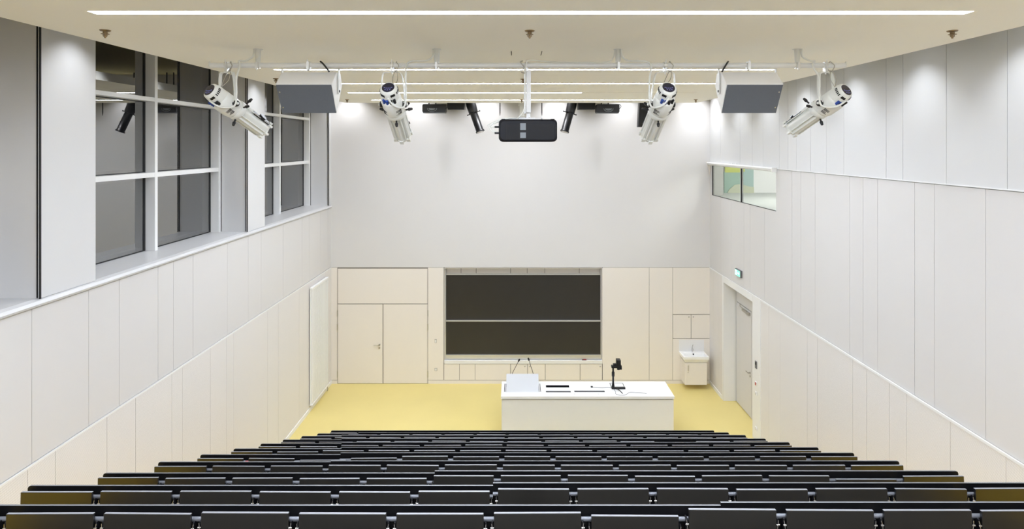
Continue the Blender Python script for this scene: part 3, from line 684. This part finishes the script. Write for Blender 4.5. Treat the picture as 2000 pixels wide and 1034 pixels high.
# ---- lighting bar
YBAR = 6.874; ZB = 7.295; RB = 0.028
lb = thing('lighting_bar', 'long grey-white pipe hung on four ceiling posts across the room', 'lighting bar', (0.13, YBAR, CZ))
b = MB(); b.cyl((-3.42, YBAR, ZB), (3.68, YBAR, ZB), RB, n=18); b.build('pipe', 'barpaint', lb)
posts = [(504 - CX) * YBAR / F, (853 - CX) * YBAR / F, (1207 - CX) * YBAR / F, (1557 - CX) * YBAR / F]
for x in posts:
    b = MB(); b.lathe((x, YBAR, CZ), (0, 0, -1), [(0, 0.052), (0.006, 0.052)], 16); b.lathe((x, YBAR, CZ - 0.005), (0, 0, -1), [(0, 0.036), (0.11, 0.030), (0.15, 0.026)], 6); b.build('ceiling_post', 'fix', lb)
    b = MB(); b.lathe((x - 0.022, YBAR, ZB), (1, 0, 0), [(0, 0.038), (0.044, 0.038)], 14); b.box(x - 0.012, x + 0.012, YBAR - 0.05, YBAR - 0.03, ZB - 0.05, ZB + 0.03); b.cyl((x, YBAR - 0.04, ZB - 0.06), (x, YBAR - 0.04, ZB + 0.04), 0.006, n=8); b.build('pipe_clamp', 'alu', lb)
for x in (-3.42, 3.68):
    b = MB(); b.lathe((x - 0.006, YBAR, ZB), (1, 0, 0), [(0, RB + 0.003), (0.012, RB + 0.003)], 16); b.cyl((x, YBAR - 0.02, ZB + 0.02), (x, YBAR - 0.02, ZB + 0.04), 0.006, n=8); b.build('end_cap', 'fix', lb)

# ---- white stage spotlights
def clamp(b, x, y=YBAR):
    b.lathe((x - 0.018, y, ZB), (1, 0, 0), [(0, RB + 0.013), (0.036, RB + 0.013)], 14)
    b.box(x - 0.014, x + 0.014, y - 0.03, y + 0.03, ZB - 0.07, ZB - 0.03); b.cyl((x, y - 0.035, ZB - 0.03), (x, y - 0.035, ZB + 0.06), 0.006, n=8); b.cyl((x, y, ZB - 0.10), (x, y, ZB - 0.05), 0.009, n=8)
def spotlight(lab, back, front, dback, dfront, clampx, postx, strip_side=None, cableside=1):
    A = P(back[0], back[1], dback); Bp = P(front[0], front[1], dfront); L = (Bp - A).length
    a = (Bp - A).normalized(); p = a.cross(Vector((0, 0, 1))).normalized()
    if p.y > 0: p = -p                       # p points towards the hall side
    q = a.cross(p); q = q if q.z > 0 else -q
    xc = (clampx - CX) * YBAR / F
    t = thing('stage_spotlight', lab, 'spotlight', (xc, YBAR, ZB - 0.03), 'white stage spotlights on the lighting bar')
    s = L / 1.0
    def at(u, v, w): return A + p * (u * s) + q * (v * s) + a * (w * s)
    mx = Matrix(((p.x, q.x, a.x, 0), (p.y, q.y, a.y, 0), (p.z, q.z, a.z, 0), (0, 0, 0, 1))); mx = Matrix.Translation(A) @ mx @ Matrix.Scale(s, 4)
    b = MB(); b.lathe(A, a, [(0.0, 0.088 * s), (0.012 * s, 0.104 * s), (0.05 * s, 0.116 * s), (0.16 * s, 0.119 * s), (0.30 * s, 0.121 * s), (0.44 * s, 0.126 * s)], 56, up=q, sect=lambda th: 1 + 0.010 * math.cos(14 * th)); hs = b.build('lamp_housing', 'fix', t)
    for angs in ((-112, -100, -88, -76, -64), (64, 76, 88, 100, 112), (146,), (214,)):
     b = MB()
     for ang in angs:
        an = math.radians(ang); rad = q * math.cos(an) + p * math.sin(an); tan = a.cross(rad)
        c0 = A + a * 0.055 * s + rad * 0.116 * s; big = 0.030 if ang in (146, 214) else 0.007
        mm = Matrix.Translation(c0) @ Matrix(((tan.x, rad.x, a.x, 0), (tan.y, rad.y, a.y, 0), (tan.z, rad.z, a.z, 0), (0, 0, 0, 1)))
        b.box(-big * s, big * s, -0.012 * s, 0.004 * s, -0.016 * s, 0.016 * s, 0, mm)
     b.build('vent_slot', 'vent', hs)
    b = MB(); b.lathe(A - a * 0.004, a, [(0, 0.080 * s), (0.012, 0.086 * s)], 24); pn = b.build('control_panel', 'display', hs)
    b = MB()
    for u, v in ((-0.045, -0.01), (-0.02, -0.018), (0.005, -0.018), (0.03, -0.018), (0.05, -0.008), (-0.03, -0.045), (0.0, -0.05), (0.03, -0.045)):
        b.box(u - 0.007, u + 0.007, v - 0.006, v + 0.006, -0.010, -0.003, 0, mx)
    b.build('buttons', 'blueb', pn)
    # electronics box under the housing with its connectors
    lob = lambda th: 1.0 + 0.10 * max(0.0, math.cos(th)) ** 2
    b = MB(); b.lathe(at(0, -0.012, 0.165), a, [(0, 0.112 * s), (0.012 * s, 0.128 * s), (0.03 * s, 0.134 * s), (0.20 * s, 0.134 * s), (0.255 * s, 0.122 * s)], 32, up=-q, sect=lob)
    b.build('electronics_box', 'fix', hs)
    b = MB()
    for base_an in (140, 220):
        for row in range(2):
            for vv in range(6):
                an = math.radians(base_an + (vv - 2.5) * 6); rad = q * math.cos(an) + p * math.sin(an); tan = a.cross(rad)
                mm = Matrix.Translation(at(0, -0.012, 0.32 + 0.045 * row) + rad * (0.1385 - 0.002 * row) * s) @ Matrix(((tan.x, rad.x, a.x, 0), (tan.y, rad.y, a.y, 0), (tan.z, rad.z, a.z, 0), (0, 0, 0, 1)))
                b.box(-0.004 * s, 0.004 * s, -0.004 * s, 0.006 * s, -0.018 * s, 0.018 * s, 0, mm)
    b.build('side_vent', 'vent', hs)
    for i, an_ in enumerate((143, 166, 190, 213)):
        an = math.radians(an_); rad = q * math.cos(an) + p * math.sin(an); c0 = at(0, -0.012, 0) + rad * 0.118 * s
        b = MB(); b.cyl(c0 + a * 0.175 * s, c0 + a * 0.115 * s, 0.019 * s, n=12); b.build('connector', 'blue' if (i < 2) == (p.x < 0) else 'black', hs)
    # collar, barrel, front frame
    b = MB(); b.lathe(at(0, 0, 0.44), a, [(0, 0.132 * s), (0.02 * s, 0.138 * s), (0.06 * s, 0.138 * s), (0.085 * s, 0.118 * s)], 28, up=q); b.build('collar', 'fix', t)
    sq = lambda th: 1.0 / max(abs(math.cos(th)), abs(math.sin(th))) ** 0.55
    b = MB(); b.lathe(at(0, 0, 0.50), a, [(0, 0.098 * s), (0.46 * s, 0.098 * s)], 40, up=(q + p).normalized(), sect=sq)
    for an in (0, 90, 180, 270):
        rad = q * math.cos(math.radians(an)) + p * math.sin(math.radians(an)); tn = a.cross(rad)
        for sg in (-1, 1):
            o_ = at(0, 0, 0.505) + rad * 0.094 * s + tn * sg * 0.068 * s
            mm = Matrix.Translation(o_) @ Matrix(((tn.x, rad.x, a.x, 0), (tn.y, rad.y, a.y, 0), (tn.z, rad.z, a.z, 0), (0, 0, 0, 1)))
            b.box(-0.005 * s, 0.005 * s, -0.01 * s, 0.016 * s, 0, 0.45 * s, 0, mm)
    br = b.build('lens_barrel', 'fix', t)
    b = MB(); b.lathe(at(0, 0, 0.955), a, [(0, 0.112 * s), (0.028 * s, 0.112 * s)], 8, up=(q * math.cos(0.39) + p * math.sin(0.39)))
    for u, v in ((0.10, 0.05), (-0.10, 0.05), (0.0, -0.115), (0.07, 0.10), (-0.07, 0.10), (0.09, -0.07), (-0.09, -0.07)): b.box(u - 0.026, u + 0.026, v - 0.014, v + 0.014, 0.95, 1.005, 0, mx)
    b.build('front_frame', 'fix', t)
    b = MB(); b.lathe(at(0, 0, 0.975), a, [(0, 0.09 * s), (0.012 * s, 0.088 * s)], 24); b.build('lens', 'lens', br)
    if strip_side:
        b = MB(); u0 = strip_side
        rad = (q + p * u0).normalized(); tn = a.cross(rad)
        mm = Matrix.Translation(at(0, 0, 0) + rad * 0.119 * s) @ Matrix(((tn.x, rad.x, a.x, 0), (tn.y, rad.y, a.y, 0), (tn.z, rad.z, a.z, 0), (0, 0, 0, 1)))
        wd = 0.030 if lab.startswith('leftmost') else 0.010
        b.box(-wd, wd, -0.012, 0.008, 0.55, 0.82, 0, mm)
        b.cyl(mm @ Vector((0, 0, 0.68)), mm @ Vector((0, 0.028, 0.68)), 0.042 if wd > 0.02 else 0.018, n=18); b.build('focus_rail', 'black', br)
    kn = [(0.14, 0.03, 0.46), (-0.14, 0.03, 0.46), (0.03, -0.15, 0.50), (0.10, 0.13, 0.50), (-0.09, -0.12, 0.52)]
    for u, v, w_ in kn[:4]:
        b = MB(); dvec = (p * u + q * v).normalized(); o_ = at(u * 0.9, v * 0.9, w_)
        b.cyl(o_, o_ + dvec * 0.03, 0.010, n=8); b.lathe(o_ + dvec * 0.03, dvec, [(0, 0.012), (0.012, 0.019), (0.05, 0.013), (0.055, 0.005)], 8); b.build('shutter_handle', 'black', t)
    # yoke from clamp to the pivots
    piv = at(0, 0, 0.32); zt_ = ZB - 0.085
    b = MB(); r_ = 0.150 * s; hub = []
    for sg in (-1, 1):
        pc = piv + p * sg * r_; tp = Vector((xc, YBAR, zt_)) + Vector((p.x, p.y, 0)).normalized() * sg * (r_ - 0.03)
        path = smoothcurve([pc - a * 0.02, pc.lerp(tp, 0.3) + p * sg * 0.012, pc.lerp(tp, 0.8) + p * sg * 0.016, tp, Vector((xc, YBAR, zt_ + 0.008)) + Vector((p.x, p.y, 0)).normalized() * sg * 0.03, Vector((xc, YBAR, zt_ + 0.008))], 5)
        # flat strap: sweep a rectangle
        R_ = []
        wv = (a - p * a.dot(p)); wv = Vector((wv.x, wv.y, 0)).normalized()
        for i, c in enumerate(path):
            tg = (path[min(i + 1, len(path) - 1)] - path[max(i - 1, 0)]).normalized(); nn = tg.cross(wv).normalized()
            R_.append([c + wv * 0.020 + nn * 0.004, c - wv * 0.020 + nn * 0.004, c - wv * 0.020 - nn * 0.004, c + wv * 0.020 - nn * 0.004])
        b.rings(R_, 0, True, False)
        hub.append(pc)
    yk = b.build('yoke', 'fix', t)
    for sg, pc in zip((-1, 1), hub):
        b = MB(); b.lathe(pc - p * sg * 0.03, p * sg, [(0, 0.034), (0.028, 0.036), (0.05, 0.034), (0.054, 0.022)], 18); b.lathe(pc + p * sg * 0.02, p * sg, [(0, 0.016), (0.016, 0.014)], 12, 1); b.build('pivot_knob', ['black', 'fix'], yk)
    b = MB(); clamp(b, xc); b.build('hook_clamp', 'alu', t)
    # safety wire and power cable
    b = MB(); x = xc + 0.05
    b.tube(smoothcurve([(x, YBAR - 0.03, ZB + 0.03), (x + 0.03, YBAR - 0.045, ZB - 0.01), (x, YBAR - 0.04, ZB - 0.07), (x - 0.02, YBAR, ZB - 0.05), (x - 0.015, YBAR + 0.03, ZB), (x, YBAR, ZB + 0.04), (x, YBAR - 0.03, ZB + 0.03)]), 0.005, 6)
    tgt = at(0.03, 0.115, 0.10)
    b.tube(smoothcurve([(x - 0.01, YBAR - 0.04, ZB - 0.06), Vector((x - 0.04, YBAR - 0.05, ZB - 0.12)).lerp(tgt, 0.3), tgt]), 0.004, 6); b.tube(smoothcurve([(x + 0.01, YBAR - 0.04, ZB - 0.06), Vector((x + 0.05, YBAR - 0.06, ZB - 0.12)).lerp(tgt, 0.4), tgt]), 0.004, 6)
    b.build('safety_wire', 'steel', t)
    cs = cableside; arm = hub[1] if (hub[1].x - hub[0].x) * cs > 0 else hub[0]
    inx = at(0.0, -0.12, 0.10)
    pdir = 1 if postx > xc else -1
    pth = [Vector((postx - 0.03 * pdir, YBAR - 0.03, CZ - 0.005)), Vector((postx - 0.04 * pdir, YBAR - 0.04, CZ - 0.09)), Vector((postx - 0.12 * pdir, YBAR - 0.05, ZB + 0.045)), Vector((postx + (xc - postx) * 0.55, YBAR - 0.05, ZB + 0.04)),
           Vector((xc + 0.17 * pdir, YBAR - 0.055, ZB - 0.01)), Vector((arm.x + 0.015 * pdir, arm.y - 0.02, ZB - 0.16)), arm + Vector((0.02 * pdir, -0.03, 0.10)), arm + Vector((0.0, -0.04, -0.03)), inx.lerp(arm, 0.45) + Vector((0, -0.05, -0.05)), inx - a * 0.02]
    b = MB(); b.tube(smoothcurve(pth), 0.0105, 8); b.build('power_cable', 'fix', t)
spotlight('leftmost white stage spotlight on the lighting bar, aimed down to the right', (409, 176), (517, 255), 6.62, 7.26, 443, posts[0], 0.9, 1)
spotlight('white stage spotlight between left loudspeaker and projector', (758, 171), (788, 268), 6.55, 7.20, 766, posts[1], 0.9, 1)
spotlight('white stage spotlight between projector and right loudspeaker', (1306, 171), (1266, 268), 6.55, 7.20, 1299, posts[2], 0.9, -1)
spotlight('rightmost white stage spotlight on the lighting bar, aimed down to the left', (1653, 176), (1544, 253), 6.62, 7.26, 1612, posts[3], 0.9, -1)

# ---- loudspeakers
def speaker(lab, xl, xr, sgn):
    t = thing('loudspeaker', lab, 'loudspeaker', ((xl + xr) / 2, 6.95, ZB), 'grey fronted loudspeakers on the lighting bar')
    poly = [(6.70, 7.07), (6.872, 7.215), (7.04, 7.222), (7.103, 7.09), (6.89, 6.76)]
    b = MB(); b.prism([(xl, y, z) for y, z in poly], (xr - xl, 0, 0)); b.build('cabinet', 'cab', t, 0.006)
    nrm = Vector((0, -0.31, -0.19)).normalized()
    c = [Vector((xl + 0.006, 6.703, 7.062)), Vector((xr - 0.006, 6.703, 7.062)), Vector((xr - 0.006, 6.887, 6.766)), Vector((xl + 0.006, 6.887, 6.766))]
    b = MB(); b.prism([v + nrm * 0.001 for v in c], nrm * 0.006); b.build('grille', 'grille', t)
    ix = xl if sgn < 0 else xr    # side facing the middle of the room
    ox = xr if sgn < 0 else xl
    for u in (0.25, 0.8):
        b = MB(); c0 = Vector((ox + (-0.03 if ox == xr else 0.03), 6.703, 7.062)).lerp(Vector((ox + (-0.03 if ox == xr else 0.03), 6.887, 6.766)), u); b.cyl(c0, c0 + nrm * 0.010, 0.008, n=8); b.build('grille_screw', 'steel', t)
    b = MB()
    zt_ = 7.262; yb = 6.93
    b.box(xl - 0.016, xr + 0.016, yb - 0.02, yb + 0.02, zt_ - 0.006, zt_)
    b.box(xl - 0.016, xl - 0.008, yb - 0.02, yb + 0.02, 6.98, zt_); b.box(xr + 0.008, xr + 0.016, yb - 0.02, yb + 0.02, 6.98, zt_)
    br = b.build('bracket', 'fix', t)
    for x in (xl - 0.022, xr + 0.008):
        b = MB(); b.cyl((x, yb, 7.01), (x + 0.014, yb, 7.01), 0.014, n=12); b.build('bolt', 'black', br)
    xm = (603 - CX) * YBAR / F if xl < 0 else (1461 - CX) * YBAR / F
    b = MB(); b.lathe((xm - 0.018, YBAR, ZB), (1, 0, 0), [(0, RB + 0.013), (0.036, RB + 0.013)], 14); b.box(xm - 0.014, xm + 0.014, YBAR - 0.045, YBAR - 0.03, ZB - 0.055, ZB + 0.04); b.cyl((xm, YBAR, ZB - 0.06), (xm, YBAR, ZB - 0.025), 0.01, n=8); b.cyl((xm, YBAR - 0.04, ZB - 0.065), (xm, YBAR - 0.04, ZB + 0.06), 0.006, n=8); b.build('hook_clamp', 'alu', t)
    xw = (627 - CX) * YBAR / F if xl < 0 else (1421 - CX) * YBAR / F
    e = 0.10 if xl < 0 else -0.07
    b = MB(); b.tube(smoothcurve([(xw, YBAR - 0.02, ZB + 0.04), (xw + e * 0.4, YBAR - 0.05, ZB + 0.01), (xw + e, YBAR - 0.02, ZB - 0.075)]), 0.010, 8); b.build('safety_wire', 'black', t)
speaker('grey-fronted white loudspeaker hanging left of the projector', -2.624, -2.01, 1)
speaker('grey-fronted white loudspeaker hanging right of the projector', 2.298, 2.916, -1)

# ---- projector
pj = thing('projector', 'large black video projector hanging at the centre of the lighting bar', 'projector', (0.13, YBAR, ZB))
dp0 = 6.72
c0 = P(974, 277, dp0); c1 = P(1088.5, 233, dp0)
b = MB(); rr = 0.045
def rrect(x0, x1, z0, z1, r, y, n=5):
    out = []
    for cx_, cz_, s0 in ((x1 - r, z1 - r, 0), (x0 + r, z1 - r, 90), (x0 + r, z0 + r, 180), (x1 - r, z0 + r, 270)):
        for i in range(n + 1):
            an = math.radians(s0 + 90 * i / n); out.append(Vector((cx_ + r * math.cos(an), y, cz_ + r * math.sin(an))))
    return out
b.rings([rrect(c0.x + 0.02, c1.x - 0.02, c0.z + 0.02, c1.z - 0.02, rr, dp0 - 0.0), rrect(c0.x, c1.x, c0.z, c1.z, rr, dp0 + 0.025), rrect(c0.x, c1.x, c0.z, c1.z, rr, dp0 + 0.52), rrect(c0.x + 0.02, c1.x - 0.02, c0.z + 0.02, c1.z - 0.02, rr, dp0 + 0.55)], 0, True, False)
bd = b.build('body', 'proj', pj)
def pjx(px): return (px - CX) * dp0 / F
def pjz(py): return ZC - (py - CY) * dp0 / F
b = MB(); b.box(pjx(988), pjx(1082), dp0 - 0.004, dp0 + 0.004, pjz(272), pjz(242)); b.build('vent_panel', 'vent', bd)
b = MB()
xg = pjx(988)
while xg < pjx(1082):
    if not pjx(1013) < xg < pjx(1027): b.box(xg, xg + 0.0025, dp0 - 0.007, dp0 - 0.003, pjz(272), pjz(242))
    xg += 0.0125
zg = pjz(272)
while zg < pjz(242): b.box(pjx(988), pjx(1082), dp0 - 0.0065, dp0 - 0.003, zg, zg + 0.0025); zg += 0.0125
b.build('vent_grid', 'proj', bd)
for y0, y1 in ((241, 254), (259, 270)):
    b = MB(); b.box(pjx(1016), pjx(1027), dp0 - 0.011, dp0 - 0.002, pjz(y1), pjz(y0)); b.build('sticker', 'label', bd)
for px in (983, 1080):
    b = MB(); b.cyl((pjx(px), dp0 + 0.07, pjz(232)), (pjx(px), dp0 + 0.07, pjz(235)), 0.022, n=12); b.build('foot', 'proj', bd)
xp = (1032 - CX) * YBAR / F
b = MB(); z_b = pjz(230)
b.box(xp - 0.024, xp + 0.028, YBAR - 0.02, YBAR + 0.03, ZC - (220 - CY) * YBAR / F, ZB - 0.05); b.box(xp - 0.050, xp - 0.026, YBAR + 0.0, YBAR + 0.03, ZC - (222 - CY) * YBAR / F, ZB - 0.02)
b.box(xp - 0.022, xp + 0.022, YBAR - 0.02, YBAR + 0.02, c1.z - 0.005, ZC - (222 - CY) * YBAR / F); b.build('pole', 'barpaint', pj, 0.003)
b = MB(); b.box(pjx(986), pjx(1060), YBAR - 0.03, YBAR + 0.01, c1.z - 0.001, c1.z + 0.014); b.box(pjx(1010), pjx(1046), YBAR - 0.04, YBAR + 0.06, c1.z - 0.001, c1.z + 0.022); b.box(pjx(1058), pjx(1061), YBAR - 0.03, YBAR + 0.01, c1.z, c1.z + 0.03); b.build('mounting_plate', 'barpaint', pj)
for px in (1026.5, 1033.5):
    b = MB(); x = (px - CX) * YBAR / F; z = ZC - (231 - CY) * YBAR / F; b.cyl((x, YBAR - 0.03, z), (x, YBAR - 0.02, z), 0.009, n=10); b.build('bolt', 'black', pj)
b = MB(); clamp(b, xp - 0.02); b.build('hook_clamp', 'alu', pj)
b = MB(); x = xp - 0.06
b.tube(smoothcurve([(x, YBAR - 0.03, ZB + 0.045), (x - 0.03, YBAR - 0.04, ZB + 0.03), (x + 0.01, YBAR - 0.045, ZB - 0.03), (x - 0.02, YBAR - 0.04, ZB - 0.08), (x + 0.02, YBAR - 0.04, ZB - 0.09)]), 0.006, 6); b.build('safety_wire', 'steel', pj)
b = MB()
b.tube(smoothcurve([(posts[2] - 0.04, YBAR - 0.03, CZ - 0.01), (posts[2] - 0.06, YBAR - 0.04, CZ - 0.10), (posts[2] - 0.15, YBAR - 0.045, ZB + 0.03), (0.6, YBAR - 0.045, ZB + 0.028), (0.35, YBAR - 0.045, ZB + 0.034), (xp + 0.02, YBAR - 0.045, ZB + 0.05), (xp - 0.03, YBAR - 0.04, ZB - 0.0), (xp - 0.035, YBAR - 0.04, ZB - 0.25), P(1026, 205, 6.8), P(1020, 222, 6.8), P(1010, 232, 6.8)]), 0.0065, 8)
b.build('power_cable', 'fix', pj)
b = MB()
b.tube(smoothcurve([P(1008, 231, 6.8), P(990, 231, 6.8), P(966, 237, 6.78), P(954, 243, 6.78), P(955, 247, 6.78), P(973, 248, 6.76)]), 0.006, 6); b.tube(smoothcurve([P(1000, 230, 6.8), P(975, 236, 6.78), P(957, 246, 6.77), P(960, 256, 6.77), P(974, 260, 6.76)]), 0.006, 6)
b.tube(smoothcurve([P(995, 231, 6.8), P(972, 239, 6.78), P(961, 246, 6.77), P(963, 253, 6.77), P(968, 258, 6.76)]), 0.006, 6)
b.build('signal_cable', 'fix', pj)
for py in (248, 260):
    b = MB(); u = P(966, py, dp0 + 0.03); b.cyl(u, (c0.x + 0.004, u.y, u.z), 0.011, n=8); b.build('cable_plug', 'black', pj)

# ---- black equipment hanging in the ceiling gap before the front wall
YE = 16.02
def ex_(px, d=YE): return (px - CX) * d / F
def ez_(py, d=YE): return ZC - (py - CY) * d / F
ztop = ZT
def hanger(b, x, z, y=YE): b.cyl((x, y, z), (x, y, ztop), 0.016, n=8)
def smallproj(lab, x0, x1, y0, y1, mir):
    t = thing('small_projector', lab, 'projector', (ex_((x0 + x1) / 2), YE, ez_(y0)), 'small black projectors in the ceiling gap')
    b = MB(); b.rings([rrect(ex_(x0), ex_(x1), ez_(y1), ez_(y0), 0.04, YE - 0.16), rrect(ex_(x0), ex_(x1), ez_(y1), ez_(y0), 0.04, YE + 0.16)], 0, True, False); bd = b.build('body', 'black', t)
    xm = ex_(x0 + (x1 - x0) * (0.42 if mir < 0 else 0.52)); zm = ez_(y1 - 6)
    b = MB(); b.tube([(xm + 0.12 * math.cos(math.radians(q_)), YE - 0.165, zm + 0.03 + 0.085 * math.sin(math.radians(q_))) for q_ in range(180, 365, 20)], 0.007, 6); b.build('lens_rim', 'label', bd)
    b = MB(); b.prism([(xm + 0.09 * math.cos(math.radians(q_)), YE - 0.163, zm + 0.03 + 0.055 * math.sin(math.radians(q_))) for q_ in range(180, 361, 20)], (0, 0.01, 0)); b.build('lens_window', 'label', bd)
    b = MB(); b.box(ex_(x0 + 1), ex_(x1 - 1), YE - 0.14, YE + 0.14, ez_(y1) - 0.012, ez_(y1) + 0.01); b.build('grey_underside', 'label', bd)
    b = MB(); hanger(b, ex_(x0 + (x1 - x0) * 0.25), ez_(y0)); hanger(b, ex_(x0 + (x1 - x0) * 0.55), ez_(y0)); b.build('hanger', 'black', t)
    sx_ = ex_(x1 if True else x0)
    b = MB(); b.tube(smoothcurve([(sx_ - 0.1, YE - 0.1, ez_(y0)), (sx_ + 0.02, YE - 0.12, ez_(y0 + 1)), (sx_ + 0.045, YE - 0.12, ez_(y0 + 5)), (sx_ - 0.0, YE - 0.12, ez_(y0 + 9))]), 0.009, 6); b.build('cable', 'black', t)
smallproj('small black projector in the ceiling gap, left of the black spotlights', 826.5, 871.5, 204.3, 220.5, -1)
smallproj('small black projector in the ceiling gap, right of the black spotlights', 1163.5, 1208, 204.3, 221, 1)
def blackspeaker(lab, poly, dep=0.2):
    t = thing('black_loudspeaker', lab, 'loudspeaker', (ex_(sum(p[0] for p in poly) / len(poly)), YE, ez_(poly[0][1])), 'black loudspeakers in the ceiling gap')
    b = MB(); b.prism([(ex_(x), YE - dep / 2, ez_(y)) for x, y in poly], (0, dep, 0)); b.build('cabinet', 'black', t, 0.006)
    cx_ = ex_(sum(p[0] for p in poly) / len(poly)); top_ = max(ez_(p[1]) for p in poly)
    b = MB(); hanger(b, cx_, top_ - 0.01); b.build('hanger', 'black', t)
    cy_ = sum(p[1] for p in poly) / len(poly); cxp = sum(p[0] for p in poly) / len(poly)
    b = MB(); b.prism([(ex_(cxp + (x - cxp) * 0.9), YE - dep / 2 - 0.004, ez_(cy_ + (y - cy_) * 0.9)) for x, y in poly], (0, 0.005, 0)); b.build('grille', 'vent', t)
blackspeaker('flat black loudspeaker beside the left black spotlight', [(873.5, 198), (908, 198), (906.5, 214.5), (875, 214.5)])
blackspeaker('flat black loudspeaker beside the right black spotlight', [(1128, 198), (1162.5, 198), (1161, 214.5), (1129.5, 214.5)])
blackspeaker('tall black column loudspeaker behind the white spotlight right of the projector', [(1247.5, 198), (1268, 198), (1266, 230), (1256, 248.5), (1245, 248.5)])
def blackspot(lab, top, mid_, tip):
    t = thing('black_spotlight', lab, 'spotlight', (ex_(top[0]), YE, ez_(top[1])), 'black stage spotlights in the ceiling gap')
    A = Vector((ex_(top[0]), YE + 0.06, ez_(top[1]))); Mi = Vector((ex_(mid_[0]), YE + 0.0, ez_(mid_[1]))); T = Vector((ex_(tip[0]), YE - 0.09, ez_(tip[1])))
    a = (T - Mi).normalized(); L = (T - Mi).length
    b = MB(); b.lathe(A, Mi - A, [(0, 0.125), (0.10, 0.13), ((Mi - A).length, 0.12)], 18); b.build('lamp_housing', 'black', t)
    b = MB(); b.lathe(Mi, a, [(0, 0.10), (L - 0.03, 0.10), (L - 0.03, 0.118), (L, 0.118)], 12); br = b.build('lens_barrel', 'black', t)
    b = MB(); b.lathe(T - a * 0.01, a, [(0, 0.09), (0.016, 0.085)], 18); b.build('lens', 'lens', br)
    u = a.cross(Vector((0, 1, 0))).normalized()
    for sg in (-1, 1):
        b = MB(); o_ = Mi + u * sg * 0.10; b.cyl(o_, o_ + u * sg * 0.05, 0.012, n=8); b.lathe(o_ + u * sg * 0.05, u * sg, [(0, 0.012), (0.03, 0.02)], 8); b.build('shutter_handle', 'black', t)
    b = MB()
    for sg in (-1, 1): b.box(A.x + sg * 0.135 - 0.004, A.x + sg * 0.135 + 0.004, A.y - 0.03, A.y + 0.03, Mi.z + 0.08, ztop - 0.3)
    b.box(A.x - 0.139, A.x + 0.139, A.y - 0.03, A.y + 0.03, ztop - 0.30, ztop - 0.29); hanger(b, A.x, ztop - 0.3, A.y); b.build('yoke', 'black', t)
blackspot('black stage spotlight in the ceiling gap left of the projector, tilted right', (918, 199), (925, 221), (938.5, 258))
blackspot('black stage spotlight in the ceiling gap right of the projector, tilted left', (1118.5, 199), (1113, 221), (1102, 258))
for px, lab in ((976.6, 'thin black rod hanging in the ceiling gap left of the projector pole'), (1058.3, 'thin black rod hanging in the ceiling gap right of the projector pole')):
    b = MB(); b.lathe((ex_(px), YE, ez_(226)), (0, 0, 1), [(0, 0.006), (0.08, 0.013), (ztop - ez_(226), 0.015)], 8); tag(b.build('hanging_rod', 'black'), lab, 'rod')
hp = thing('hanging_post', 'short white post in the ceiling gap behind the projector pole', 'post', (ex_(1018), YE, ez_(200)))
b = MB(); b.box(ex_(1012), ex_(1025), YE - 0.08, YE + 0.08, ez_(207), ez_(200)); b.build('head_plate', 'fix', hp, 0.004)
b = MB(); b.box(ex_(1015), ex_(1024), YE - 0.05, YE + 0.05, ez_(228), ez_(207)); b.cyl((ex_(1018.5), YE, ez_(200)), (ex_(1018.5), YE, ztop), 0.03); b.build('stem', 'fix', hp, 0.004)

# ================================================================== LIGHT
SPOT_W, SPOT_B, SPOT_L = 58, 95, 36
def downlight(x, y, z, tgt, e, size=108, col=(0.90, 0.95, 1.0)):
    l = bpy.data.lights.new('downlight_lamp', 'SPOT'); l.energy = e; l.spot_size = math.radians(size); l.spot_blend = 0.85; l.shadow_soft_size = 0.035; l.color = col
    o = bpy.data.objects.new('downlight_lamp', l); C.objects.link(o); o.location = (x, y, z)
    o.rotation_euler = (Vector(tgt) - Vector((x, y, z))).to_track_quat('-Z', 'Y').to_euler()
for i in range(6):
    x = bx(684 + 133.5 * i); downlight(x, D - 0.47, 8.05, (x, D - 0.40, 0), SPOT_B, 112, (0.95, 0.96, 1.0))
for i in range(-2, 6):
    y = 7.82 + 1.6 * i
    downlight(XR - 0.48, y, 7.88, (XR - 0.42, y, 0), SPOT_W, 97, (0.86, 0.92, 1.0))
for i in range(-2, 6):
    y = 6.85 + 1.6 * i
    downlight(XL + 0.38, y, 7.85, (XL + 0.38, y, 0), SPOT_L, col=(0.90, 0.94, 1.0))

wd = bpy.data.worlds.new('night'); scene.world = wd; wd.use_nodes = True
wd.node_tree.nodes['Background'].inputs[0].default_value = (0.03, 0.03, 0.035, 1)
wd.node_tree.nodes['Background'].inputs[1].default_value = 0.5

# ================================================================== CAMERA
cam = bpy.data.cameras.new('camera'); co = bpy.data.objects.new('camera', cam); C.objects.link(co)
co.location = (0, 0, ZC); co.rotation_euler = (PI / 2, 0, 0)
cam.sensor_width = 36; cam.lens = F / 2000 * 36; cam.sensor_fit = 'HORIZONTAL'
cam.shift_x = -(CX - 1000) / 2000; cam.shift_y = -(517 - CY) / 2000
cam.clip_start = 0.05; cam.clip_end = 100
scene.camera = co
vs = scene.view_settings
vs.view_transform = 'Standard'; vs.look = 'None'; vs.gamma = 1.0; vs.use_curve_mapping = False
vs.exposure = 0.14
scene.cycles.max_bounces = 10; scene.cycles.diffuse_bounces = 7; scene.cycles.glossy_bounces = 4; scene.cycles.transparent_max_bounces = 12
scene.cycles.use_denoising = True
scene.cycles.sample_clamp_indirect = 8
